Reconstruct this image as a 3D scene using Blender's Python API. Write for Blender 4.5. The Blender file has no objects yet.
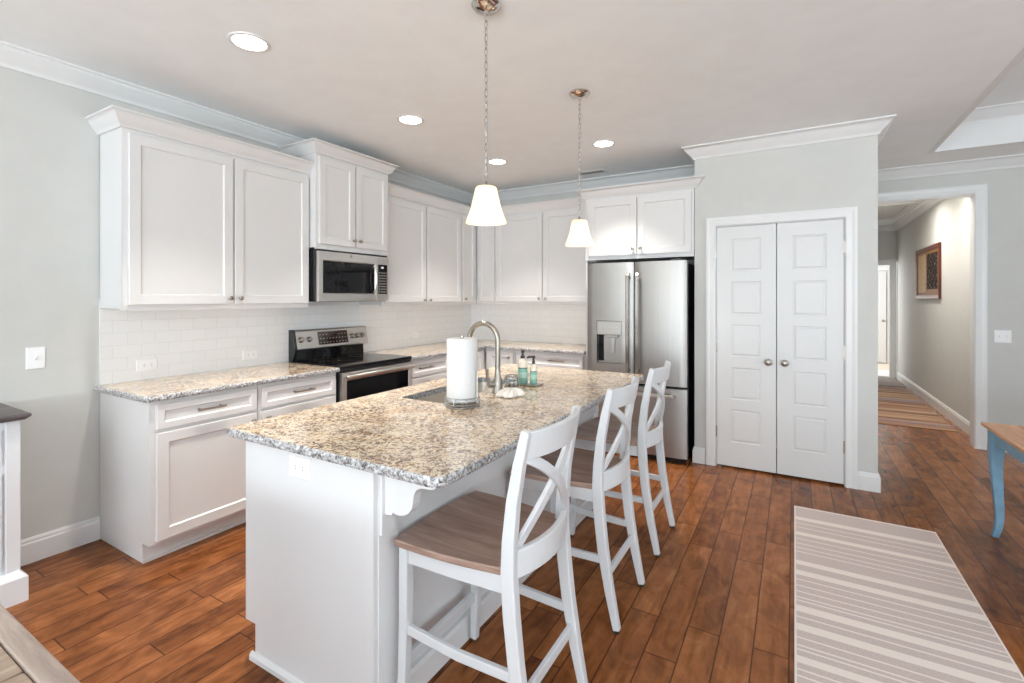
import bpy, bmesh, math, random
from mathutils import Vector, Matrix
random.seed(7)
C = bpy.context.scene.collection
sc = bpy.context.scene
PI = math.pi

# ------------------------------------------------------------------ camera
cd = bpy.data.cameras.new('camera')
cam = bpy.data.objects.new('camera', cd); C.objects.link(cam)
cam.location = (3.573, 0.0, 1.43)
cam.rotation_euler = (PI/2, 0, math.radians(30.37))
cd.sensor_width = 36; cd.lens = 481/1024*36; cd.shift_y = -43.0/1024
cd.clip_start = 0.05
sc.camera = cam

# ------------------------------------------------------------------ world, view, large lights
wd = bpy.data.worlds.new('world'); sc.world = wd; wd.use_nodes = True
wd.node_tree.nodes['Background'].inputs[0].default_value = (0.80, 0.90, 1.0, 1)
wd.node_tree.nodes['Background'].inputs[1].default_value = 1.6
sc.view_settings.view_transform = 'Standard'; sc.view_settings.look = 'None'
sc.view_settings.gamma = 1.0; sc.view_settings.use_curve_mapping = False
sc.view_settings.exposure = 0.32
sc.cycles.use_denoising = True
sc.cycles.max_bounces = 10; sc.cycles.diffuse_bounces = 6; sc.cycles.glossy_bounces = 5
sc.cycles.sample_clamp_indirect = 8.0
sc.cycles.caustics_reflective = False; sc.cycles.caustics_refractive = False

def area(name, loc, rot, sx, sy, power, col=(1, 1, 1), spread=None):
    l = bpy.data.lights.new(name, 'AREA'); l.shape = 'RECTANGLE'; l.size = sx; l.size_y = sy
    l.energy = power; l.color = col
    if spread: l.spread = spread
    o = bpy.data.objects.new(name, l); C.objects.link(o); o.location = loc; o.rotation_euler = rot
    return o
# added fill lamps, acting as daylight in unseen openings behind and beside the camera
# (each opening has a level lamp and one tilted up to bounce off the ceiling)
UP = PI/2+1.2
area('daylight_fill_patio_doors', (4.2, -4.14, 1.25), (PI/2, 0, 0), 4.8, 2.2, 50, (0.92, 0.965, 1.0))
area('bounce_fill_patio_doors', (4.2, -4.16, 1.25), (UP, 0, 0), 4.8, 2.2, 400, (0.82, 0.935, 1.0))
area('daylight_fill_window', (1.1, -4.14, 1.45), (PI/2, 0, 0), 1.2, 1.6, 12, (0.92, 0.965, 1.0))
area('bounce_fill_window', (1.1, -4.16, 1.45), (UP, 0, 0), 1.2, 1.6, 60, (0.82, 0.935, 1.0))
area('daylight_fill_side_windows', (8.14, 0.6, 1.45), (PI/2, 0, PI/2), 5.0, 1.9, 8, (0.92, 0.965, 1.0))
area('bounce_fill_side_windows', (8.16, 0.6, 1.45), (UP, 0, PI/2), 5.0, 1.9, 120, (0.82, 0.935, 1.0))
# daylight in the entry beyond the hall
area('daylight_entry', (3.4, 12.1, 1.5), (PI/2, 0, -PI/2), 1.8, 1.8, 55, (1.0, 0.99, 0.97))

# ------------------------------------------------------------------ materials
def new_mat(name):
    m = bpy.data.materials.new(name); m.use_nodes = True
    nt = m.node_tree; b = nt.nodes['Principled BSDF']
    return m, nt, b
def srgb(r, g, b):
    f = lambda c: (c/255/12.92) if c/255 <= 0.04045 else ((c/255+0.055)/1.055)**2.4
    return (f(r), f(g), f(b), 1)
def N(nt, t, **kw):
    n = nt.nodes.new(t)
    for k, v in kw.items(): setattr(n, k, v)
    return n
def obj_coord(nt, scale=(1, 1, 1), rot=(0, 0, 0), world=False):
    tc = N(nt, 'ShaderNodeTexCoord'); mp = N(nt, 'ShaderNodeMapping')
    mp.inputs['Scale'].default_value = scale; mp.inputs['Rotation'].default_value = rot
    if world:
        g = N(nt, 'ShaderNodeNewGeometry'); nt.links.new(g.outputs['Position'], mp.inputs[0])
    else:
        nt.links.new(tc.outputs['Object'], mp.inputs[0])
    return mp.outputs[0]
def noise(nt, vec, scale, detail=3, rough=0.55, dist=0.0):
    n = N(nt, 'ShaderNodeTexNoise'); nt.links.new(vec, n.inputs['Vector'])
    n.inputs['Scale'].default_value = scale; n.inputs['Detail'].default_value = detail
    n.inputs['Roughness'].default_value = rough; n.inputs['Distortion'].default_value = dist
    return n.outputs['Fac']
def ramp(nt, fac, stops, interp='LINEAR'):
    r = N(nt, 'ShaderNodeValToRGB'); nt.links.new(fac, r.inputs[0])
    cr = r.color_ramp; cr.interpolation = interp
    while len(cr.elements) > 1: cr.elements.remove(cr.elements[-1])
    cr.elements[0].position = stops[0][0]; cr.elements[0].color = stops[0][1]
    for p, c in stops[1:]:
        e = cr.elements.new(p); e.color = c
    return r.outputs[0]
def g(v): return (v, v, v, 1)
def math_(nt, op, a, b=None, c=None):
    n = N(nt, 'ShaderNodeMath', operation=op)
    for i, x in enumerate((a, b, c)):
        if x is None: continue
        if isinstance(x, (int, float)): n.inputs[i].default_value = x
        else: nt.links.new(x, n.inputs[i])
    return n.outputs[0]
def mix(nt, fac, a, b, blend='MIX'):
    n = N(nt, 'ShaderNodeMix', data_type='RGBA', blend_type=blend)
    for i, x in ((0, fac), (6, a), (7, b)):
        if isinstance(x, (int, float)): n.inputs[i].default_value = x
        elif isinstance(x, tuple): n.inputs[i].default_value = x
        else: nt.links.new(x, n.inputs[i])
    return n.outputs[2]
def bump(nt, b, h, strength=0.2, dist=0.01):
    n = N(nt, 'ShaderNodeBump'); n.inputs['Strength'].default_value = strength
    n.inputs['Distance'].default_value = dist
    nt.links.new(h, n.inputs['Height']); nt.links.new(n.outputs[0], b.inputs['Normal'])

def paint(name, col, rough=0.5, var=0.03, scale=6, bs=0.03):
    m, nt, b = new_mat(name)
    v = obj_coord(nt, world=True)
    f = noise(nt, v, scale, 3)
    c2 = tuple(min(1, x*(1-var)) for x in col[:3])+(1,)
    nt.links.new(ramp(nt, f, [(0.35, c2), (0.65, col)]), b.inputs['Base Color'])
    b.inputs['Roughness'].default_value = rough
    f2 = noise(nt, v, 220, 2); bump(nt, b, f2, bs, 0.002)
    return m
M = {}
M['wall'] = paint('grey_wall_paint', (0.58, 0.578, 0.553, 1), 0.75)
M['ceiling'] = paint('ceiling_paint', (0.885, 0.905, 0.91, 1), 0.85)
M['trim'] = paint('white_trim_paint', (0.73, 0.73, 0.725, 1), 0.35, 0.01)
M['door'] = paint('white_door_paint', (0.66, 0.66, 0.655, 1), 0.38, 0.01)
M['cabinet'] = paint('white_cabinet_paint', (0.69, 0.68, 0.672, 1), 0.32, 0.01)
M['island'] = paint('white_island_paint', (0.72, 0.72, 0.725, 1), 0.35, 0.01)
M['stool'] = paint('white_stool_paint', (0.65, 0.66, 0.675, 1), 0.3, 0.015)
M['buffet'] = paint('white_buffet_paint', (0.74, 0.75, 0.765, 1), 0.4, 0.02)
M['plate'] = paint('white_plastic', (0.86, 0.86, 0.86, 1), 0.3, 0.01)
M['blue'] = paint('turquoise_blue_paint', srgb(126, 168, 194), 0.45, 0.22, 14)
M['dark'] = paint('dark_slot', (0.02, 0.02, 0.02, 1), 0.6)
M['shoe'] = paint('rubber_black', (0.03, 0.03, 0.03, 1), 0.5)

def metal(name, col, rough, brush=None, bs=0.05):
    m, nt, b = new_mat(name)
    b.inputs['Metallic'].default_value = 1.0
    v = obj_coord(nt, brush or (1, 1, 1), world=True)
    f = noise(nt, v, 60, 4)
    c2 = tuple(x*0.93 for x in col[:3])+(1,)
    nt.links.new(ramp(nt, f, [(0.3, c2), (0.7, col)]), b.inputs['Base Color'])
    b.inputs['Roughness'].default_value = rough
    bump(nt, b, f, bs, 0.001)
    return m
M['steel'] = metal('brushed_stainless', (0.37, 0.355, 0.34, 1), 0.42, (1, 1, 0.02), 0.05)
M['steel_h'] = metal('brushed_stainless_wide', (0.64, 0.62, 0.59, 1), 0.28, (1, 0.03, 1), 0.05)
M['handle'] = metal('polished_handle_steel', (0.34, 0.31, 0.28, 1), 0.18)
M['nickel'] = metal('satin_nickel', (0.40, 0.365, 0.32, 1), 0.30)
M['chrome'] = metal('polished_nickel', (0.66, 0.63, 0.60, 1), 0.12)
M['nickel_dark'] = metal('aged_nickel', (0.42, 0.39, 0.36, 1), 0.3)
M['sink'] = metal('sink_steel', (0.72, 0.68, 0.62, 1), 0.5)
M['wire'] = metal('grey_wire', (0.55, 0.53, 0.50, 1), 0.35)

M['wire_dark'] = metal('dark_wire', (0.30, 0.28, 0.26, 1), 0.35)
def gloss(name, col, rough=0.08, coat=0.5):
    m, nt, b = new_mat(name)
    v = obj_coord(nt, world=True); f = noise(nt, v, 40, 2)
    nt.links.new(ramp(nt, f, [(0, col), (1, tuple(min(1, x*1.15+0.001) for x in col[:3])+(1,))]), b.inputs['Base Color'])
    b.inputs['Roughness'].default_value = rough; b.inputs['Coat Weight'].default_value = coat
    if coat == 0: b.inputs['Specular IOR Level'].default_value = 0.22
    return m
M['black_glass'] = gloss('black_glass', (0.006, 0.006, 0.007, 1), 0.04, 0.0)
M['black_body'] = gloss('black_enamel', (0.012, 0.012, 0.013, 1), 0.25, 0.2)
M['display'] = gloss('display_brown', (0.03, 0.015, 0.01, 1), 0.1)
M['legend'] = gloss('printed_legend', (0.45, 0.44, 0.42, 1), 0.4, 0)
M['dispenser'] = metal('dispenser_grey', (0.42, 0.40, 0.38, 1), 0.35)

def floor_mat():
    m, nt, b = new_mat('hickory_plank_floor')
    geo = N(nt, 'ShaderNodeNewGeometry'); sep = N(nt, 'ShaderNodeSeparateXYZ'); nt.links.new(geo.outputs['Position'], sep.inputs[0])
    x, y = sep.outputs[0], sep.outputs[1]
    W = 0.127; L = 1.0
    row = math_(nt, 'FLOOR', math_(nt, 'DIVIDE', x, W))
    wn = N(nt, 'ShaderNodeTexWhiteNoise', noise_dimensions='1D'); nt.links.new(row, wn.inputs['W'])
    yy = math_(nt, 'ADD', math_(nt, 'DIVIDE', y, L), math_(nt, 'MULTIPLY', wn.outputs['Value'], 7.3))
    col = math_(nt, 'FLOOR', yy)
    cb = N(nt, 'ShaderNodeCombineXYZ'); nt.links.new(row, cb.inputs[0]); nt.links.new(col, cb.inputs[1])
    wn2 = N(nt, 'ShaderNodeTexWhiteNoise', noise_dimensions='2D'); nt.links.new(cb.outputs[0], wn2.inputs['Vector'])
    pid = wn2.outputs['Value']
    # per-plank shifted coordinates
    cv = N(nt, 'ShaderNodeCombineXYZ')
    nt.links.new(math_(nt, 'MULTIPLY', x, 9.0), cv.inputs[0])
    nt.links.new(math_(nt, 'ADD', math_(nt, 'MULTIPLY', y, 1.3), math_(nt, 'MULTIPLY', pid, 40)), cv.inputs[1])
    nt.links.new(math_(nt, 'MULTIPLY', pid, 19), cv.inputs[2])
    grain = noise(nt, cv.outputs[0], 2.6, 2.5, 0.55, 0.9)
    cv2 = N(nt, 'ShaderNodeCombineXYZ')
    nt.links.new(math_(nt, 'MULTIPLY', x, 1.6), cv2.inputs[0])
    nt.links.new(math_(nt, 'ADD', y, math_(nt, 'MULTIPLY', pid, 23)), cv2.inputs[1])
    nt.links.new(math_(nt, 'MULTIPLY', pid, 9), cv2.inputs[2])
    mot = noise(nt, cv2.outputs[0], 5.5, 4, 0.60, 1.0)
    tone = math_(nt, 'ADD', math_(nt, 'MULTIPLY', grain, 0.36), math_(nt, 'ADD', math_(nt, 'MULTIPLY', mot, 0.50), math_(nt, 'MULTIPLY', pid, 0.15)))
    c = ramp(nt, tone, [(0.26, srgb(62, 32, 15)), (0.38, srgb(97, 55, 28)), (0.50, srgb(127, 76, 41)), (0.62, srgb(150, 94, 54)), (0.78, srgb(178, 122, 76))])
    fx = math_(nt, 'FRACT', math_(nt, 'DIVIDE', x, W)); fy = math_(nt, 'FRACT', yy)
    ex = math_(nt, 'MINIMUM', fx, math_(nt, 'SUBTRACT', 1.0, fx)); ey = math_(nt, 'MULTIPLY', math_(nt, 'MINIMUM', fy, math_(nt, 'SUBTRACT', 1.0, fy)), L/W)
    e = math_(nt, 'MINIMUM', ex, ey)
    seam = ramp(nt, e, [(0.0, g(1)), (0.012, g(1)), (0.028, g(0))])
    nt.links.new(mix(nt, math_(nt, 'MULTIPLY', seam, 0.75), c, srgb(30, 14, 8)), b.inputs['Base Color'])
    rr = ramp(nt, mot, [(0.3, g(0.19)), (0.7, g(0.22))]); nt.links.new(rr, b.inputs['Roughness'])
    bump(nt, b, math_(nt, 'SUBTRACT', 1.0, seam), 0.12, 0.002)
    b.inputs['Specular IOR Level'].default_value = 0.15
    return m
M['floor'] = floor_mat()

def granite():
    m, nt, b = new_mat('speckled_granite')
    v = obj_coord(nt, world=True)
    a = noise(nt, v, 4.5, 6, 0.68, 1.4)
    base = ramp(nt, a, [(0.30, srgb(196, 172, 148)), (0.42, srgb(226, 204, 176)), (0.50, srgb(244, 228, 202)), (0.58, srgb(230, 202, 166)), (0.72, srgb(192, 160, 128))])
    clump = ramp(nt, noise(nt, v, 7, 4, 0.6, 1.0), [(0.36, g(0.0)), (0.62, g(1.0))])
    f1 = noise(nt, v, 62, 5, 0.8, 0.4)
    th = math_(nt, 'ADD', f1, math_(nt, 'MULTIPLY', clump, -0.07))
    brown = ramp(nt, th, [(0.41, g(1)), (0.46, g(0))])
    c = mix(nt, math_(nt, 'MULTIPLY', brown, 0.85), base, srgb(112, 82, 68))
    patch = ramp(nt, noise(nt, v, 3.0, 4, 0.6, 1.5), [(0.48, g(0)), (0.60, g(1))])
    f2 = noise(nt, v, 90, 4, 0.75, 0.3)
    gr = ramp(nt, f2, [(0.52, g(0)), (0.56, g(1))])
    c = mix(nt, math_(nt, 'MULTIPLY', gr, math_(nt, 'ADD', math_(nt, 'MULTIPLY', patch, 0.55), 0.06)), c, srgb(140, 130, 126))
    vn = N(nt, 'ShaderNodeTexVoronoi'); nt.links.new(v, vn.inputs['Vector']); vn.inputs['Scale'].default_value = 95
    fl = ramp(nt, vn.outputs['Distance'], [(0.0, g(1)), (0.30, g(1)), (0.38, g(0))])
    sel = N(nt, 'ShaderNodeSeparateColor'); nt.links.new(vn.outputs['Color'], sel.inputs[0])
    dk = math_(nt, 'MULTIPLY', fl, math_(nt, 'GREATER_THAN', math_(nt, 'ADD', sel.outputs[0], math_(nt, 'MULTIPLY', clump, 0.22)), 0.90))
    c = mix(nt, math_(nt, 'MULTIPLY', dk, 0.95), c, srgb(40, 28, 26))
    wt = math_(nt, 'MULTIPLY', fl, math_(nt, 'LESS_THAN', sel.outputs[1], 0.20))
    c = mix(nt, math_(nt, 'MULTIPLY', wt, 0.85), c, srgb(246, 240, 230))
    f3 = noise(nt, v, 12, 6, 0.75, 2.6)
    vein = ramp(nt, f3, [(0.37, g(1)), (0.42, g(0))])
    c = mix(nt, math_(nt, 'MULTIPLY', vein, 0.72), c, srgb(92, 62, 50))
    nt.links.new(c, b.inputs['Base Color'])
    b.inputs['Roughness'].default_value = 0.12; b.inputs['Coat Weight'].default_value = 0.3; b.inputs['Coat Roughness'].default_value = 0.08
    return m
M['granite'] = granite()

def granite_edge():
    m, nt, b = new_mat('chiselled_granite_edge')
    v = obj_coord(nt, world=True)
    f = noise(nt, v, 85, 6, 0.75, 0.5)
    c = ramp(nt, f, [(0.36, srgb(44, 38, 38)), (0.43, srgb(104, 100, 98)), (0.50, srgb(178, 176, 176)), (0.62, srgb(226, 226, 228))])
    nt.links.new(c, b.inputs['Base Color']); b.inputs['Roughness'].default_value = 0.3
    bump(nt, b, f, 0.8, 0.006)
    return m
M['granite_edge'] = granite_edge()

def tile(name, swap):
    m, nt, b = new_mat(name)
    geo = N(nt, 'ShaderNodeNewGeometry'); sep = N(nt, 'ShaderNodeSeparateXYZ'); nt.links.new(geo.outputs['Position'], sep.inputs[0])
    cb = N(nt, 'ShaderNodeCombineXYZ'); nt.links.new(sep.outputs[1 if swap else 0], cb.inputs[0])
    nt.links.new(math_(nt, 'SUBTRACT', sep.outputs[2], 0.914), cb.inputs[1])
    br = N(nt, 'ShaderNodeTexBrick'); nt.links.new(cb.outputs[0], br.inputs['Vector'])
    br.inputs['Scale'].default_value = 1.0; br.inputs['Brick Width'].default_value = 0.152; br.inputs['Row Height'].default_value = 0.0762
    br.inputs['Mortar Size'].default_value = 0.0018; br.inputs['Mortar Smooth'].default_value = 0.3; br.inputs['Bias'].default_value = 0
    br.inputs['Color1'].default_value = (0.80, 0.80, 0.80, 1); br.inputs['Color2'].default_value = (0.82, 0.82, 0.82, 1)
    br.inputs['Mortar'].default_value = (0.72, 0.72, 0.71, 1)
    nt.links.new(br.outputs['Color'], b.inputs['Base Color']); b.inputs['Roughness'].default_value = 0.12
    inv = math_(nt, 'SUBTRACT', 1.0, br.outputs['Fac']); bump(nt, b, inv, 0.5, 0.002)
    return m
M['tile_l'] = tile('white_subway_tile_side', True); M['tile_b'] = tile('white_subway_tile_back', False)

def wood(name, cols, axis='y', scale=5, rough=0.35, stretch=0.09):
    m, nt, b = new_mat(name)
    s = {'x': (stretch, 1, 1), 'y': (1, stretch, 1), 'z': (1, 1, stretch)}[axis]
    v = obj_coord(nt, s)
    f = noise(nt, v, scale*4, 6, 0.62, 0.9)
    f2 = noise(nt, v, scale*18, 3, 0.6)
    t = math_(nt, 'ADD', math_(nt, 'MULTIPLY', f, 0.78), math_(nt, 'MULTIPLY', f2, 0.22))
    nt.links.new(ramp(nt, t, [(0.34, cols[0]), (0.5, cols[1]), (0.66, cols[2])]), b.inputs['Base Color'])
    b.inputs['Roughness'].default_value = rough; bump(nt, b, f, 0.15, 0.002)
    return m
M['seat'] = wood('brown_stained_seat', [srgb(122, 96, 84), srgb(154, 126, 112), srgb(180, 154, 140)], 'x', 4, 0.32)
M['grey_wood'] = wood('weathered_grey_wood', [srgb(138, 116, 98), srgb(170, 148, 128), srgb(194, 174, 154)], 'y', 7, 0.5)
M['grey_wood_x'] = wood('weathered_grey_wood_end', [srgb(140, 122, 110), srgb(172, 154, 142), srgb(194, 178, 166)], 'x', 7, 0.5)
M['brown_top'] = wood('warm_brown_top', [srgb(168, 112, 70), srgb(200, 142, 98), srgb(220, 168, 126)], 'y', 5, 0.35)
M['buffet_top'] = wood('charcoal_top', [srgb(66, 60, 60), srgb(90, 84, 84), srgb(112, 106, 104)], 'y', 6, 0.4)
M['frame'] = wood('mahogany_frame', [srgb(56, 22, 12), srgb(92, 36, 18), srgb(122, 54, 28)], 'z', 5, 0.3)

def fabric(name, col, var=0.12):
    m, nt, b = new_mat(name)
    v = obj_coord(nt, world=True); f = noise(nt, v, 110, 5, 0.85)
    c2 = tuple(x*(1-var*2) for x in col[:3])+(1,)
    nt.links.new(ramp(nt, f, [(0.3, c2), (0.7, col)]), b.inputs['Base Color'])
    b.inputs['Roughness'].default_value = 0.95; bump(nt, b, f, 0.5, 0.003)
    return m
M['rug_grey'] = fabric('rug_grey', srgb(212, 194, 187), 0.14); M['rug_cream'] = fabric('rug_cream', srgb(234, 222, 212), 0.05)
M['mat_grey'] = fabric('grey_mat', srgb(150, 142, 136))
M['light_floor'] = paint('pale_entry_floor', srgb(225, 208, 190), 0.4, 0.08, 3)

def hall_rug():
    m, nt, b = new_mat('striped_hall_runner')
    geo = N(nt, 'ShaderNodeNewGeometry'); mp = N(nt, 'ShaderNodeMapping'); nt.links.new(geo.outputs['Position'], mp.inputs[0])
    mp.inputs['Scale'].default_value = (0.02, 1, 0.0)
    f = noise(nt, mp.outputs[0], 4.0, 3, 0.75)
    c = ramp(nt, f, [(0.0, srgb(110, 82, 70)), (0.40, srgb(150, 112, 88)), (0.46, srgb(186, 156, 124)), (0.50, srgb(132, 100, 88)), (0.545, srgb(150, 142, 150)), (0.59, srgb(120, 84, 66)), (0.64, srgb(196, 170, 140))], 'CONSTANT')
    nt.links.new(c, b.inputs['Base Color']); b.inputs['Roughness'].default_value = 0.95
    return m
M['hall_rug'] = hall_rug()

def emit(name, col, strength, base=(0.9, 0.88, 0.82, 1)):
    m, nt, b = new_mat(name)
    b.inputs['Base Color'].default_value = base
    b.inputs['Emission Color'].default_value = col; b.inputs['Emission Strength'].default_value = strength
    return m
M['lens'] = emit('lamp_lens', (1, 0.95, 0.86, 1), 7.0)
M['bulb'] = emit('bulb', (1, 0.85, 0.6, 1), 7.0)
def shade_mat():
    m, nt, b = new_mat('alabaster_glass')
    b.inputs['Base Color'].default_value = (0.95, 0.88, 0.74, 1)
    b.inputs['Roughness'].default_value = 0.35
    tr = N(nt, 'ShaderNodeBsdfTranslucent'); tr.inputs[0].default_value = (1.0, 0.90, 0.72, 1)
    mx = N(nt, 'ShaderNodeMixShader'); mx.inputs[0].default_value = 0.62
    out = nt.nodes['Material Output']
    nt.links.new(b.outputs[0], mx.inputs[1]); nt.links.new(tr.outputs[0], mx.inputs[2]); nt.links.new(mx.outputs[0], out.inputs[0])
    f = noise(nt, obj_coord(nt), 9, 3); nt.links.new(ramp(nt, f, [(0.3, (1.0, 0.86, 0.66, 1)), (0.7, (1.0, 0.95, 0.84, 1))]), tr.inputs[0])
    # the lit bulb makes the opal glass itself glow
    b.inputs['Emission Color'].default_value = (1.0, 0.80, 0.50, 1); b.inputs['Emission Strength'].default_value = 0.10
    return m
M['shade'] = shade_mat()
def glass(name, col=(1, 1, 1, 1), rough=0.02, ior=1.45):
    m, nt, b = new_mat(name)
    b.inputs['Base Color'].default_value = col; b.inputs['Roughness'].default_value = rough
    b.inputs['Transmission Weight'].default_value = 1.0; b.inputs['IOR'].default_value = ior
    return m
M['glass'] = glass('clear_glass', (0.86, 0.89, 0.90, 1), 0.02, 1.5); M['teal'] = gloss('teal_label', srgb(120, 190, 170), 0.3)
M['soap_clear'] = gloss('pale_soap_bottle', srgb(226, 214, 196), 0.15)
M['soap_liquid'] = gloss('teal_bottle', srgb(140, 192, 176), 0.12)
M['label'] = gloss('pale_label', srgb(176, 212, 198), 0.4)
M['label_dark'] = gloss('dark_label_band', srgb(70, 104, 96), 0.4)
M['paper'] = paint('paper_towel', (0.66, 0.66, 0.66, 1), 0.95, 0.03, 60, 0.4)
M['ceramic'] = paint('white_ceramic', (0.86, 0.82, 0.76, 1), 0.4, 0.12, 60, 0.2)
M['mat_tan'] = paint('tan_print', srgb(190, 160, 118), 0.6, 0.3, 20)
M['mat_gold'] = paint('gold_mount', srgb(134, 92, 46), 0.5, 0.3, 20)
def photo_mat():
    m, nt, b = new_mat('old_photo_print')
    f = noise(nt, obj_coord(nt), 26, 4, 0.6)
    nt.links.new(ramp(nt, f, [(0.46, srgb(26, 20, 20)), (0.58, srgb(70, 58, 54)), (0.70, srgb(170, 156, 140))]), b.inputs['Base Color'])
    b.inputs['Roughness'].default_value = 0.8; b.inputs['Specular IOR Level'].default_value = 0.1
    return m
M['photo'] = photo_mat()

# ------------------------------------------------------------------ mesh helpers
LOC = {}
class MB:
    def __init__(s): s.v = []; s.f = []; s.mi = []; s.m = 0
    def add(s, vs, fs):
        o = len(s.v); s.v += [tuple(p) for p in vs]; s.f += [tuple(i+o for i in f) for f in fs]; s.mi += [s.m]*len(fs); return s
    def box(s, x0, x1, y0, y1, z0, z1):
        x0, x1 = min(x0, x1), max(x0, x1); y0, y1 = min(y0, y1), max(y0, y1); z0, z1 = min(z0, z1), max(z0, z1)
        return s.add([(x0,y0,z0),(x1,y0,z0),(x1,y1,z0),(x0,y1,z0),(x0,y0,z1),(x1,y0,z1),(x1,y1,z1),(x0,y1,z1)],
              [(0,3,2,1),(4,5,6,7),(0,1,5,4),(1,2,6,5),(2,3,7,6),(3,0,4,7)])
    def prism(s, pts, lo, hi, T):
        """closed polygon pts (a,b) extruded from lo to hi; T(a,b,c)->xyz"""
        n = len(pts)
        vs = [T(a, b, lo) for a, b in pts]+[T(a, b, hi) for a, b in pts]
        return s.add(vs, [tuple(range(n))[::-1], tuple(range(n, 2*n))]+[(i, (i+1) % n, n+(i+1) % n, n+i) for i in range(n)])
    def loops(s, loops, cap0=True, cap1=True, closed=True):
        n = len(loops[0]); vs = [p for l in loops for p in l]; fs = []
        for k in range(len(loops)-1):
            for i in range(n if closed else n-1):
                j = (i+1) % n; fs.append((k*n+i, k*n+j, (k+1)*n+j, (k+1)*n+i))
        if cap0: fs.append(tuple(range(n))[::-1])
        if cap1: fs.append(tuple((len(loops)-1)*n+i for i in range(n)))
        return s.add(vs, fs)
    def lathe(s, prof, c=(0, 0, 0), seg=24, axis='z', cap=True):
        ls = []
        for r, h in prof:
            l = []
            for i in range(seg):
                a = 2*PI*i/seg; p = (r*math.cos(a), r*math.sin(a), h)
                if axis == 'x': p = (h, r*math.cos(a), r*math.sin(a))
                if axis == 'y': p = (r*math.cos(a), h, r*math.sin(a))
                l.append((p[0]+c[0], p[1]+c[1], p[2]+c[2]))
            ls.append(l)
        return s.loops(ls, cap, cap)
    def tube(s, pts, r, seg=8, cap=True, closed=False):
        pts = [Vector(p) for p in pts]; ls = []; n = len(pts)
        up = None
        for i in range(n):
            if closed: t = pts[(i+1) % n]-pts[i-1]
            else: t = pts[min(i+1, n-1)]-pts[max(i-1, 0)]
            t.normalize()
            if up is None:
                up = Vector((0, 0, 1)) if abs(t.z) < 0.9 else Vector((1, 0, 0))
            sd = t.cross(up).normalized(); up = sd.cross(t).normalized()
            rr = r[i] if isinstance(r, (list, tuple)) else r
            ls.append([pts[i]+sd*rr*math.cos(2*PI*k/seg)+up*rr*math.sin(2*PI*k/seg) for k in range(seg)])
        if closed: ls.append(ls[0]); return s.loops(ls, False, False)
        return s.loops(ls, cap, cap)
    def ribbon(s, pts, side, ws, wn):
        """rectangular section swept along pts; 'side' fixed vector gives width direction"""
        pts = [Vector(p) for p in pts]; n = len(pts); ls = []
        for i in range(n):
            t = (pts[min(i+1, n-1)]-pts[max(i-1, 0)]).normalized()
            sd = Vector(side); sd = (sd-t*sd.dot(t)).normalized(); nn = t.cross(sd).normalized()
            a = (ws[i] if isinstance(ws, (list, tuple)) else ws)/2; b = (wn[i] if isinstance(wn, (list, tuple)) else wn)/2
            ls.append([pts[i]+sd*a+nn*b, pts[i]-sd*a+nn*b, pts[i]-sd*a-nn*b, pts[i]+sd*a-nn*b])
        return s.loops(ls)
    def build(s, name, mat, parent=None, bevel=0.0, smooth=False, seg=2, weld=True, auto=True):
        xs = [p[0] for p in s.v]; ys = [p[1] for p in s.v]; zs = [p[2] for p in s.v]
        o0 = Vector(((min(xs)+max(xs))/2, (min(ys)+max(ys))/2, min(zs)))
        me = bpy.data.meshes.new(name); me.from_pydata([tuple(Vector(p)-o0) for p in s.v], [], s.f)
        mats = mat if isinstance(mat, list) else [mat]
        for mm in mats: me.materials.append(mm)
        for p, i in zip(me.polygons, s.mi): p.material_index = i
        bm = bmesh.new(); bm.from_mesh(me)
        if weld: bmesh.ops.remove_doubles(bm, verts=bm.verts, dist=1e-6)
        bmesh.ops.recalc_face_normals(bm, faces=bm.faces)
        bm.to_mesh(me); bm.free()
        o = bpy.data.objects.new(name, me); C.objects.link(o)
        LOC[o.name] = o0
        if parent is not None:
            o.parent = parent; o.location = o0-LOC[parent.name]
        else: o.location = o0
        if bevel:
            md = o.modifiers.new('bevel', 'BEVEL'); md.width = bevel; md.segments = seg; md.limit_method = 'ANGLE'; md.angle_limit = math.radians(35)
        if smooth:
            for p in me.polygons: p.use_smooth = True
            if auto:
                for e in me.edges: pass
                try: me.set_sharp_from_angle(angle=math.radians(38))
                except Exception: pass
        return o
def thing(name, loc, label, cat, group=None):
    o = bpy.data.objects.new(name, None); C.objects.link(o); o.location = loc; LOC[o.name] = Vector(loc)
    o.empty_display_size = 0.1
    return tag(o, label, cat, group)
def tag(o, label, cat, group=None, kind=None):
    o['label'] = label; o['category'] = cat
    if group: o['group'] = group
    if kind: o['kind'] = kind
    return o
def struct(o, label=None):
    o['kind'] = 'structure'
    if label: o['label'] = label
    return o
def kids(o): return [c for c in bpy.data.objects if c.parent == o]
def copy_tree(o, delta=None, parent=None):
    c = o.copy(); C.objects.link(c); LOC[c.name] = LOC[o.name].copy()
    if parent is not None: c.parent = parent; c.matrix_parent_inverse = o.matrix_parent_inverse.copy()
    elif delta is not None:
        c.location = o.location+Vector(delta); LOC[c.name] += Vector(delta)
    for k in kids(o): copy_tree(k, None, c)
    return c
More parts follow.
